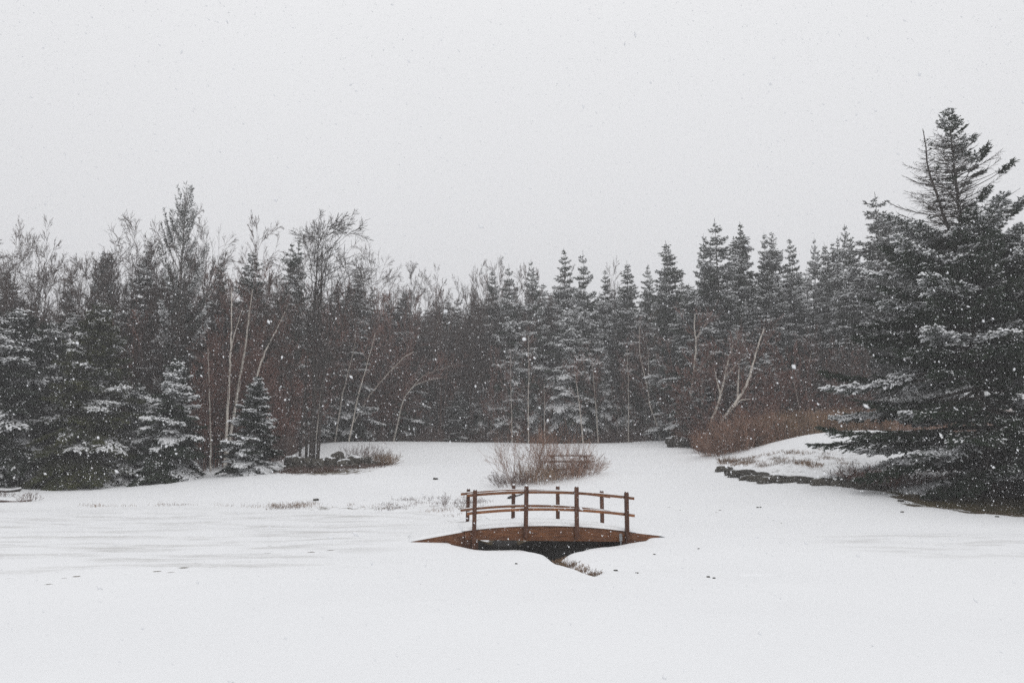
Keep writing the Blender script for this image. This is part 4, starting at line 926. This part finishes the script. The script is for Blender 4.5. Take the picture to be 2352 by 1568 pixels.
birch([[(519, 1030), (523, 938), (527, 868), (530, 811), (532, 741), (532, 660)], [(530, 811), (538, 767), (558, 705)]], 45, .085, 'tall white birch with a forked top, left of the close pair', 8)
birch([[(484, 1040), (482, 950), (480, 868), (478, 800)]], 44.5, .05, 'thin orange tinted birch trunk left of the white pair', 9)
birch([[(1176, 1005), (1175, 950), (1173, 880), (1172, 812)]], 67, .075, 'straight pale birch trunk below the smaller snow covered conifer', 10)
birch([[(1214, 1008), (1213, 930), (1215, 859), (1214, 770)]], 67, .07, 'straight birch trunk midway between the two snow covered conifers', 11)
birch([[(1251, 1010), (1251, 940), (1250, 880)]], 66.5, .055, 'short thin birch trunk left under the forked snowy conifer', 12)
birch([[(1340, 1012), (1334, 960), (1327, 900), (1320, 850)]], 66, .075, 'white birch trunk leaning left, just right of the forked snowy conifer', 13)
birch([[(1374, 1010), (1370, 950), (1365, 893), (1361, 830)]], 66.5, .065, 'slim birch trunk second right of the forked snowy conifer', 14)
birch([[(1443, 1008), (1444, 940), (1443, 860), (1440, 800)]], 66.5, .06, 'slim upright birch trunk left of the forked pale one', 15)
birch([[(1518, 1008), (1508, 968), (1494, 937), (1488, 891), (1478, 853), (1470, 814), (1468, 750)], [(1488, 891), (1490, 850), (1489, 795)]], 64, .10, 'pale birch leaning left with a forked top at the meadow corner', 16)
birch([[(1527, 1005), (1521, 955), (1519, 904), (1512, 860), (1510, 827), (1503, 770)]], 65, .08, 'pale birch right beside the forked left leaning one', 17)
birch([[(1570, 1010), (1580, 947), (1587, 911), (1590, 888), (1594, 860), (1597, 814), (1599, 778), (1594, 752), (1596, 722)], [(1599, 778), (1612, 758), (1627, 735)], [(1594, 855), (1610, 845), (1630, 815)], [(1589, 905), (1601, 930), (1613, 965)]], 56, .12, 'tallest upright white birch above the dark stone ledge', 18)
birch([[(1620, 1025), (1635, 965), (1648, 932), (1658, 899), (1664, 870), (1671, 835), (1683, 793)], [(1664, 870), (1679, 850), (1704, 825)], [(1655, 905), (1647, 875), (1640, 845)]], 50, .11, 'white birch leaning right with a left fork, middle of the three behind the mound', 19)
birch([[(1628, 1020), (1666, 955), (1692, 922), (1707, 899), (1720, 870), (1730, 835), (1739, 799), (1755, 755)], [(1694, 917), (1696, 878), (1699, 840)], [(1680, 940), (1700, 919), (1724, 915)]], 49, .12, 'white birch leaning furthest right of the three behind the mound', 20)
birch([[(1826, 990), (1843, 886), (1853, 858), (1864, 805)]], 54, .06, 'dim slanting birch in the thicket behind the mound crest', 21)
birch([[(1879, 985), (1879, 932), (1880, 845)]], 54, .05, 'dim upright birch right of the slanting one behind the mound crest', 22)

# ------------------------------------------------------------------ shrubs and bush
def stems_mesh(name, seed, n_, rx, ry, H, lean_out, m, r=.006, nk=(3, 2), tl=.0035, hvar=.5, lvl=2):
    rng = np.random.RandomState(seed); segs = []
    for i in range(n_):
        a = rng.uniform(0, 6.28); q = math.sqrt(rng.rand()); x, y = math.cos(a) * q * rx, math.sin(a) * q * ry
        d = np.array([x / rx * lean_out + rng.normal(0, .12), y / ry * lean_out + rng.normal(0, .12), 1.])
        grow(segs, rng, np.array([x, y, -.08]), d, H * rng.uniform(1 - hvar, 1), r * rng.uniform(.7, 1.3), 0, lvl, .5, .0, nk, 5, .09, tl)
    Q = Quads(); segs_to(Q, [s[0] for s in segs], [s[1] for s in segs], [s[2] for s in segs], [s[3] for s in segs]); return Q.mesh(name, m)
def shrub(vx, vy, Yd, seed, n_, wpx, hpx, lab, m=M_red, name='shrub', cat='shrub', ry=.6, **k):
    f_ = at(vx, vy, Yd); rx = wpx / FV * Yd / 2; H = hpx / FV * Yd
    return tag(ob(name, stems_mesh(name, seed, n_, rx, ry, H, k.pop('lo', .45), m, **k), None, (f_[0], Yd, hz(f_[0], Yd))), lab, cat)
def yat(vx, vy, y0=8): return hit(vx, vy, y0)[1]
yb = yat(1230, 1105, 20)
shrub(1200, 1108, yb - .4, 1, 75, 80, 128, 'tall thin wispy stems on the left side of the bush behind the bridge', m=M_bush, lo=.55, r=.008, hvar=.5, ry=.9)
shrub(1290, 1100, yb + .2, 2, 100, 110, 122, 'tall thin wispy stems in the middle of the bush behind the bridge', m=M_bush, lo=.5, r=.008, hvar=.5, ry=1.)
shrub(1342, 1088, yb + .9, 3, 140, 60, 50, 'dense reddish low shrub at the right end of the bush behind the bridge', m=M_bush, lo=.6, r=.006, hvar=.45, ry=.8)
shrub(1300, 1095, yb + .3, 4, 150, 80, 40, 'dense grey brown shrub in the middle of the bush behind the bridge', M_bush, lo=.5, r=.005, hvar=.5, ry=.9)
shrub(1235, 1106, yb - .5, 5, 200, 104, 46, 'tan grassy clump in the left centre of the bush behind the bridge', M_grass, 'grass_clump', 'grass', lo=.5, r=.004, nk=(2, 2), hvar=.5, ry=.8)
shrub(1172, 1113, yb - .9, 6, 110, 64, 36, 'low wiry shrub at the left end of the bush behind the bridge', M_stem, lo=.9, r=.005, hvar=.5, ry=.7)
# shrubs by the stone heap
shrub(838, 1048, 42.5, 7, 110, 90, 48, 'bare shrub with slender stems behind the right half of the stone heap', M_stem, lo=.5, r=.006, ry=.7)
shrub(884, 1062, 41.6, 8, 160, 40, 34, 'tan wiry shrub drooping over the right end of the stone heap', M_grass, lo=.9, r=.005, ry=.5)
shrub(668, 1048, 43, 9, 50, 60, 36, 'sparse bare shrub behind the left end of the stone heap', M_stem, lo=.5, r=.005)
for k_, (vx, wp, hp, lb) in enumerate([(690, 70, 14, 'low tangle of dead stems among the left stones of the heap'), (770, 80, 13, 'low tangle of dead stems at the foot of the leafless tree'), (845, 70, 13, 'low tangle of dead stems among the right stones of the heap')]):
    shrub(vx, 1072, 40.6, 70 + k_, 150, wp, hp, lb, M_stem, 'shrub', 'shrub', lo=.9, r=.006)
# thicket behind the mound
k_ = 0
for vx, vy, Yd, wp, hp, m_, lb in [(1640, 1040, 44, 60, 60, M_bush, 'dark red shrub at the meadow end of the thicket beside the stone ledge'), (1690, 1045, 43.5, 70, 76, M_bush, 'dense dark red shrub below the leaning white birches'),
        (1740, 1040, 44, 70, 80, M_bush, 'red brown shrub right of the leaning birches behind the mound'), (1785, 1030, 45, 70, 70, M_grass, 'orange tan shrub left of the mound crest'),
        (1835, 1015, 45.5, 80, 62, M_grass, 'tan grassy shrub directly behind the rising edge of the mound'), (1885, 1005, 46, 80, 60, M_bush, 'brown shrub behind the upper edge of the mound'),
        (1935, 1000, 46, 90, 60, M_grass, 'tan shrub behind the mound crest beside the big spruce'), (2010, 1000, 46, 120, 64, M_bush, 'brown shrub behind the mound seen through the spruce boughs'),
        (2120, 1000, 47, 130, 60, M_bush, 'dark shrub behind the mound left of the spruce trunk'), (2230, 1000, 48, 130, 60, M_bush, 'dark shrub behind the mound hidden by the spruce trunk'), (2330, 1000, 48, 120, 50, M_bush, 'dark shrub at the right edge beyond the mound')]:
    k_ += 1; shrub(vx, vy, Yd, 30 + k_, 150, wp, hp, lb, m_, lo=.35, r=.008, tl=.005, nk=(4, 3), hvar=.5, ry=1.1)
shrub(1672, 1062, 40.2, 50, 120, 34, 18, 'small tan tuft at the tip of the mound above the stone edging', M_grass, 'grass_clump', 'grass', lo=.9, r=.006)
shrub(1958, 1095, 31.8, 51, 120, 64, 50, 'bare brown shrub between the stone edging and the big spruce', M_stem, lo=.8, r=.006, ry=.9, hvar=.5)
shrub(2010, 1118, 31.2, 52, 260, 110, 50, 'low dark shrub under the left boughs of the big spruce', M_red, lo=.7, r=.006, ry=1.)
shrub(2130, 1125, 31.4, 55, 260, 130, 46, 'low dark shrub in front of the big spruce trunk', M_red, lo=.7, r=.006, ry=1.)
shrub(2300, 1125, 31.6, 56, 260, 130, 46, 'low dark shrub right of the big spruce trunk', M_red, lo=.7, r=.006, ry=1.)
shrub(1844, 1078, 36, 53, 90, 22, 14, 'little tan grass tuft in the middle of the mound face', M_grass, 'grass_clump', 'grass', lo=.9, r=.006)
shrub(1870, 1082, 35.5, 54, 90, 26, 14, 'tan grass tuft low on the mound face above the stones', M_grass, 'grass_clump', 'grass', lo=.9, r=.006)
for j, (vx, vy, wp, hp, lb) in enumerate([(822, 1192, 6, 44, 'tall pair of dry weed stalks at the left end of the bridge')]):
    shrub(1041 - 216 + 0, vy, 24, 60, 5, wp, 30, lb, M_grass, 'weed', 'weed', lo=.1, r=.004, hvar=.2) if False else None
yw = yat(1022, 1168, 20); shrub(1022, 1168, yw, 61, 7, 12, 40, 'tall dry weed stalks left of the bridge railing', M_stem, 'weed', 'weed', lo=.15, r=.004, hvar=.3)
yw = yat(1040, 1170, 20); shrub(1066, 1172, yw, 62, 40, 16, 12, 'small tan grass tuft seen between the bridge railings', M_grass, 'grass_clump', 'grass', lo=.9, r=.004)
yw = yat(1018, 1075, 20)

# ------------------------------------------------------------------ stuff: undergrowth and dead grass (nobody could count it)
def blades(name, pts, H, r, m, lean_=.35, seg=2, seed=1, lab='', cat='grass'):
    rng = np.random.RandomState(seed); P = np.asarray(pts, float); n_ = len(P)
    h_ = H * rng.uniform(.35, 1.1, n_); D = nrm(np.c_[rng.normal(0, lean_, n_), rng.normal(0, lean_, n_), np.ones(n_)]); Q = Quads()
    P1 = P + D * (h_ * .55)[:, None]; D2 = nrm(D + np.c_[rng.normal(0, lean_, (n_, 2)), np.full(n_, -.15)]); P2 = P1 + D2 * (h_ * .45)[:, None]
    segs_to(Q, P - (0, 0, .05), P1, np.full(n_, r), np.full(n_, r * .8)); segs_to(Q, P1, P2, np.full(n_, r * .8), np.full(n_, r * .4))
    return tag(ob(name, Q.mesh(name, m)), lab, cat, kind='stuff')
def along(line, n_, back, seed):
    rng = np.random.RandomState(seed); Ls = np.array(line, float); d = np.r_[0, np.cumsum(np.hypot(*np.diff(Ls, axis=0).T))]
    q = rng.uniform(0, d[-1], n_); x = np.interp(q, d, Ls[:, 0]); y = np.interp(q, d, Ls[:, 1]) + back * rng.rand(n_) ** 1.5
    z = hbase(x, y) + detail(x, y)[0]; return np.c_[x, y, z]
def wl(lst): return [at(vx, 1000, Y)[:2] for vx, Y in lst]
edge = wl([(560, 46), (640, 49), (690, 60), (760, 64.5), (900, 66.5), (1050, 68), (1200, 68.5), (1350, 67.5), (1500, 66), (1560, 62)])
blades('undergrowth', along(edge, 9000, 3.5, 1), 1.5, .009, M_stem, .22, seed=2, lab='dead brown undergrowth and stems along the foot of the forest', cat='undergrowth')
edge2 = wl([(1560, 60), (1600, 52), (1640, 46), (1700, 44), (1780, 43), (1860, 44), (1950, 45.5), (2100, 45.5), (2352, 47)])
blades('undergrowth', along(edge2, 4200, 4.5, 3), 1.2, .008, M_bush, .25, seed=4, lab='red brown brush behind the mound', cat='undergrowth')
edge3 = wl([(1740, 43.2), (1850, 44), (1960, 45), (2060, 45)])
blades('tall_grass', along(edge3, 4500, 3.0, 5), 1.5, .008, M_grass, .14, seed=6, lab='tall tan dead grass behind the crest of the mound', cat='grass')
bank = [hit(x, y)[:2] for x, y in [(150, 1163), (360, 1163), (600, 1168), (760, 1166), (880, 1168), (1000, 1175), (1060, 1182)]]
rb_ = np.random.RandomState(9)
def patches(line, k, per, sp, seed, jit=1.0, **kw):
    c_ = along(line, k, jit, seed); r = np.random.RandomState(seed + 50); P = np.repeat(c_, per, 0); P[:, 0] += r.normal(0, sp, len(P)); P[:, 1] += r.normal(0, sp * .6, len(P)); P[:, 2] = hbase(P[:, 0], P[:, 1]) + detail(P[:, 0], P[:, 1])[0]; return P
blades('dead_grass', patches(bank, 26, 14, .2, 7), .15, .005, M_grass, .6, seed=8, lab='scattered dead grass along the bank left of the bridge', cat='grass')
bk2 = [hit(x, y)[:2] for x, y in [(620, 1168), (720, 1166)]]
blades('dead_grass', patches(bk2, 9, 40, .25, 17), .16, .005, M_grass, .6, seed=18, lab='thicker dead grass in the middle of the left bank', cat='grass')
bk3 = [hit(x, y)[:2] for x, y in [(850, 1172), (950, 1168), (1050, 1160), (1110, 1172)]]
blades('dead_grass', patches(bk3, 40, 16, .25, 27, 2.5), .17, .005, M_stem, .8, seed=28, lab='tangled dead grass around the creek left behind the bridge', cat='grass')
crk = [hit(x, y)[:2] for x, y in [(1275, 1262), (1300, 1288), (1335, 1302), (1372, 1318)]]
blades('dead_grass', patches(crk, 26, 20, .05, 37, .12), .10, .004, M_grass, .7, seed=38, lab='short dead grass lining the creek mouth in front of the bridge', cat='grass')
mf = [at(vx, 1000, Y)[:2] for vx, Y in [(1680, 38.5), (1760, 36.5), (1850, 35.5), (1960, 35)]]
blades('dead_grass', patches(mf, 60, 26, .16, 47, 3.2), .20, .006, M_grass, .8, seed=48, lab='dead grass poking through the snow on the mound face', cat='grass')
tf = [(13.5, 27.4), (17, 26.5), (23, 26.4)]
blades('turf', patches(tf, 160, 70, .26, 57, 2.6), .07, .008, M_turf, .6, seed=58, lab='brown and olive turf under the big spruce', cat='turf')
hp_ = [hit(x, y)[:2] for x, y in [(640, 1086), (720, 1086), (800, 1080), (880, 1070)]]
blades('leaf_litter', patches(hp_, 170, 24, .25, 67, 1.8), .12, .010, M_leaf, 1.3, seed=68, lab='dead leaves and stems scattered on the snow below the stone heap', cat='leaf litter')
lw = [hit(x, y)[:2] for x, y in [(0, 1230), (300, 1220), (500, 1245), (650, 1240)]]

# ------------------------------------------------------------------ picnic table behind the bush
ty_ = hit(1306, 1080, 20)[1] + .4; tp = at(1306, 1075, ty_); tr_ = tag(ob('picnic_table', None, loc=(tp[0], ty_, hz(tp[0], ty_) - .06), rot=(0, 0, .08)), 'wooden picnic table half hidden behind the bush', 'table')
for i in range(5): boxm('plank', (-1.15, -.38 + i * .155, .70), (1.15, -.24 + i * .155, .745), M_table, tr_, .004)
for s_ in (-1, 1): boxm('bench', (-1.15, s_ * .72 - .13, .42), (1.15, s_ * .72 + .13, .46), M_table, tr_, .004)
for x_ in (-.8, .8):
    boxm('crossbar', (x_ - .02, -.80, .36), (x_ + .02, .80, .415), M_table, tr_)
    boxm('crossbar', (x_ - .02, -.36, .63), (x_ + .02, .36, .695), M_table, tr_)
    for s_ in (-1, 1):
        V = [(x_ + dx, y_, z_) for dx in (.022, .062) for (y_, z_) in ((s_ * .62 - .05, -.05), (s_ * .62 + .05, -.05), (s_ * .24 + .05, .695), (s_ * .24 - .05, .695))]
        ob('leg', mesh_py('leg', V, [(0, 1, 2, 3), (7, 6, 5, 4), (0, 4, 5, 1), (1, 5, 6, 2), (2, 6, 7, 3), (3, 7, 4, 0)], M_table), tr_)
# wire fence on the far right hillside
fp = [at(2085, 940, 60), at(2130, 938, 60.3), at(2171, 936, 60.6), at(2215, 934, 61), at(2262, 931, 61.4), at(2310, 928, 61.8)]
fr_ = tag(ob('fence', None, loc=(fp[0][0], 60, hz(fp[0][0], 60))), 'wire fence with dark posts on the snowy hillside behind the big spruce', 'fence')
fo = Vector(fr_.location); fz = [(p[0], p[1], hz(p[0], p[1])) for p in fp]
for p in fz:
    Q = Quads(); tube_to(Q, [(p[0] - fo.x, p[1] - fo.y, p[2] - .2 - fo.z), (p[0] - fo.x, p[1] - fo.y, p[2] + 1.25 - fo.z)], [.06, .055], 6); ob('post', Q.mesh('post', M_dark), fr_)
Q = Quads(); A_, B_ = [], []
for p, q in zip(fz, fz[1:]):
    for h_ in (.25, .6, .95, 1.2): A_.append((p[0], p[1], p[2] + h_)); B_.append((q[0], q[1], q[2] + h_))
    for k in range(1, 9):
        f_ = k / 9; x_, y_, z_ = [p[j] * (1 - f_) + q[j] * f_ for j in range(3)]; A_.append((x_, y_, z_ + .1)); B_.append((x_, y_, z_ + 1.2))
A_ = np.array(A_) - np.array(fo); B_ = np.array(B_) - np.array(fo); segs_to(Q, A_, B_, np.full(len(A_), .012), np.full(len(A_), .012), 4)
ob('wire_mesh', Q.mesh('wire_mesh', M_dark), fr_)
# fallen wood
def log(p0, p1, r, label, name='fallen_log', m=M_dark, k=8, snow=True, rise=0.):
    a = hit(*p0); b = hit(*p1); az = hz(a[0], a[1]) + r * .6; bz = hz(b[0], b[1]) + r * .6 + rise
    P = np.array([(a[0] + (b[0] - a[0]) * q, a[1] + (b[1] - a[1]) * q, az + (bz - az) * q + .03 * math.sin(q * 7)) for q in np.linspace(0, 1, 10)])
    o = tag(ob(name, None, None, tuple(P[0])), label, 'log'); Q = Quads(); rs = r * (1 - .35 * np.linspace(0, 1, 10)) * (1 + .1 * np.sin(np.arange(10) * 2.3))
    tube_to(Q, P - P[0], rs, k); ob('wood', Q.mesh('wood', m), o)
    if snow:
        Q = Quads(); tube_to(Q, P - P[0] + (0, 0, r * .5), rs * .8, k); ob('snow_cover', Q.mesh('snow_cover', M_snow, True), o)
log((-40, 1136), (46, 1126), .10, 'snow covered fallen log at the left edge below the hemlocks')
log((-30, 1156), (72, 1153), .055, 'thin grey fallen branch at the left edge in front of the log', 'fallen_branch', M_stem)
log((1168, 1146), (1203, 1135), .05, 'dark fallen branch on the snow seen through the bridge railing', 'fallen_branch', M_dark, snow=False)
yw = yat(60, 1153, 20); shrub(68, 1154, yw, 63, 26, 18, 26, 'snow dusted dead weed standing at the end of the thin branch, left edge', M_stem, 'weed', 'weed', lo=.5, r=.004)
yw = yat(10, 1140, 20); shrub(5, 1145, yw, 64, 30, 30, 20, 'low dead weed at the very left edge between log and branch', M_stem, 'weed', 'weed', lo=.7, r=.004)

# ------------------------------------------------------------------ falling snow
def flakes(n_, y0, y1, s0, s1, seed):
    r = np.random.RandomState(seed); y = (y0 ** 3 + r.rand(n_) * (y1 ** 3 - y0 ** 3)) ** (1 / 3)
    x = (r.rand(n_) * 2 - 1) * (.72 * y + 1.5); z = .05 + r.rand(n_) * (1.5 + .72 * y)
    g_ = hbase(x, y); k = z > g_ + .05 if False else np.ones(n_, bool)
    P = np.c_[x, y, z + np.where(z < g_, g_, 0)]
    s = s0 * (s1 / s0) ** (r.rand(n_) ** 3.2); a = nrm(r.normal(0, .45, (n_, 3)) + np.array([.55, .1, -.75])); b = nrm(np.cross(a, r.normal(0, 1, (n_, 3)))); c_ = np.cross(a, b)
    e = (s * r.uniform(.9, 2.3, n_))[:, None]; s = s[:, None]
    V = np.stack([P + a * e, P + b * s, P + c_ * s * .8, P - a * e * .8, P - b * s * .9, P - c_ * s], 1)
    f = np.array([[0, 1, 2], [0, 2, 4], [0, 4, 5], [0, 5, 1], [3, 2, 1], [3, 4, 2], [3, 5, 4], [3, 1, 5]])
    F = ((np.arange(n_) * 6)[:, None, None] + f[None]).reshape(-1, 3); return V.reshape(-1, 3), F
V1, F1 = flakes(80000, 2.2, 24, .0028, .0115, 1); V2, F2 = flakes(110000, 24, 64, .0055, .0135, 2)
tag(ob('falling_snow', mesh_np('falling_snow', np.r_[V1, V2], np.r_[F1, F2 + len(V1)], M_flake)), 'snowflakes drifting down through the air over the whole scene', 'falling snow', kind='stuff')

# ------------------------------------------------------------------ haze
mh = bpy.data.materials.new('haze'); mh.use_nodes = True; t = mh.node_tree; t.nodes.remove(t.nodes['Principled BSDF'])
pv = t.nodes.new('ShaderNodeVolumePrincipled'); pv.inputs['Color'].default_value = (.955, .945, .955, 1); pv.inputs['Density'].default_value = .0031; pv.inputs['Anisotropy'].default_value = .2
t.links.new(pv.outputs[0], [q for q in t.nodes if q.type == 'OUTPUT_MATERIAL'][0].inputs['Volume'])
V = [(x, y, z) for x in (-235, 235) for y in (-75, 295) for z in (-8, 32)]
tag(ob('haze', mesh_py('haze', V, [(0, 1, 3, 2), (4, 6, 7, 5), (0, 4, 5, 1), (2, 3, 7, 6), (0, 2, 6, 4), (1, 5, 7, 3)], mh)), 'thin pale snowy haze filling the air', 'haze', kind='stuff')
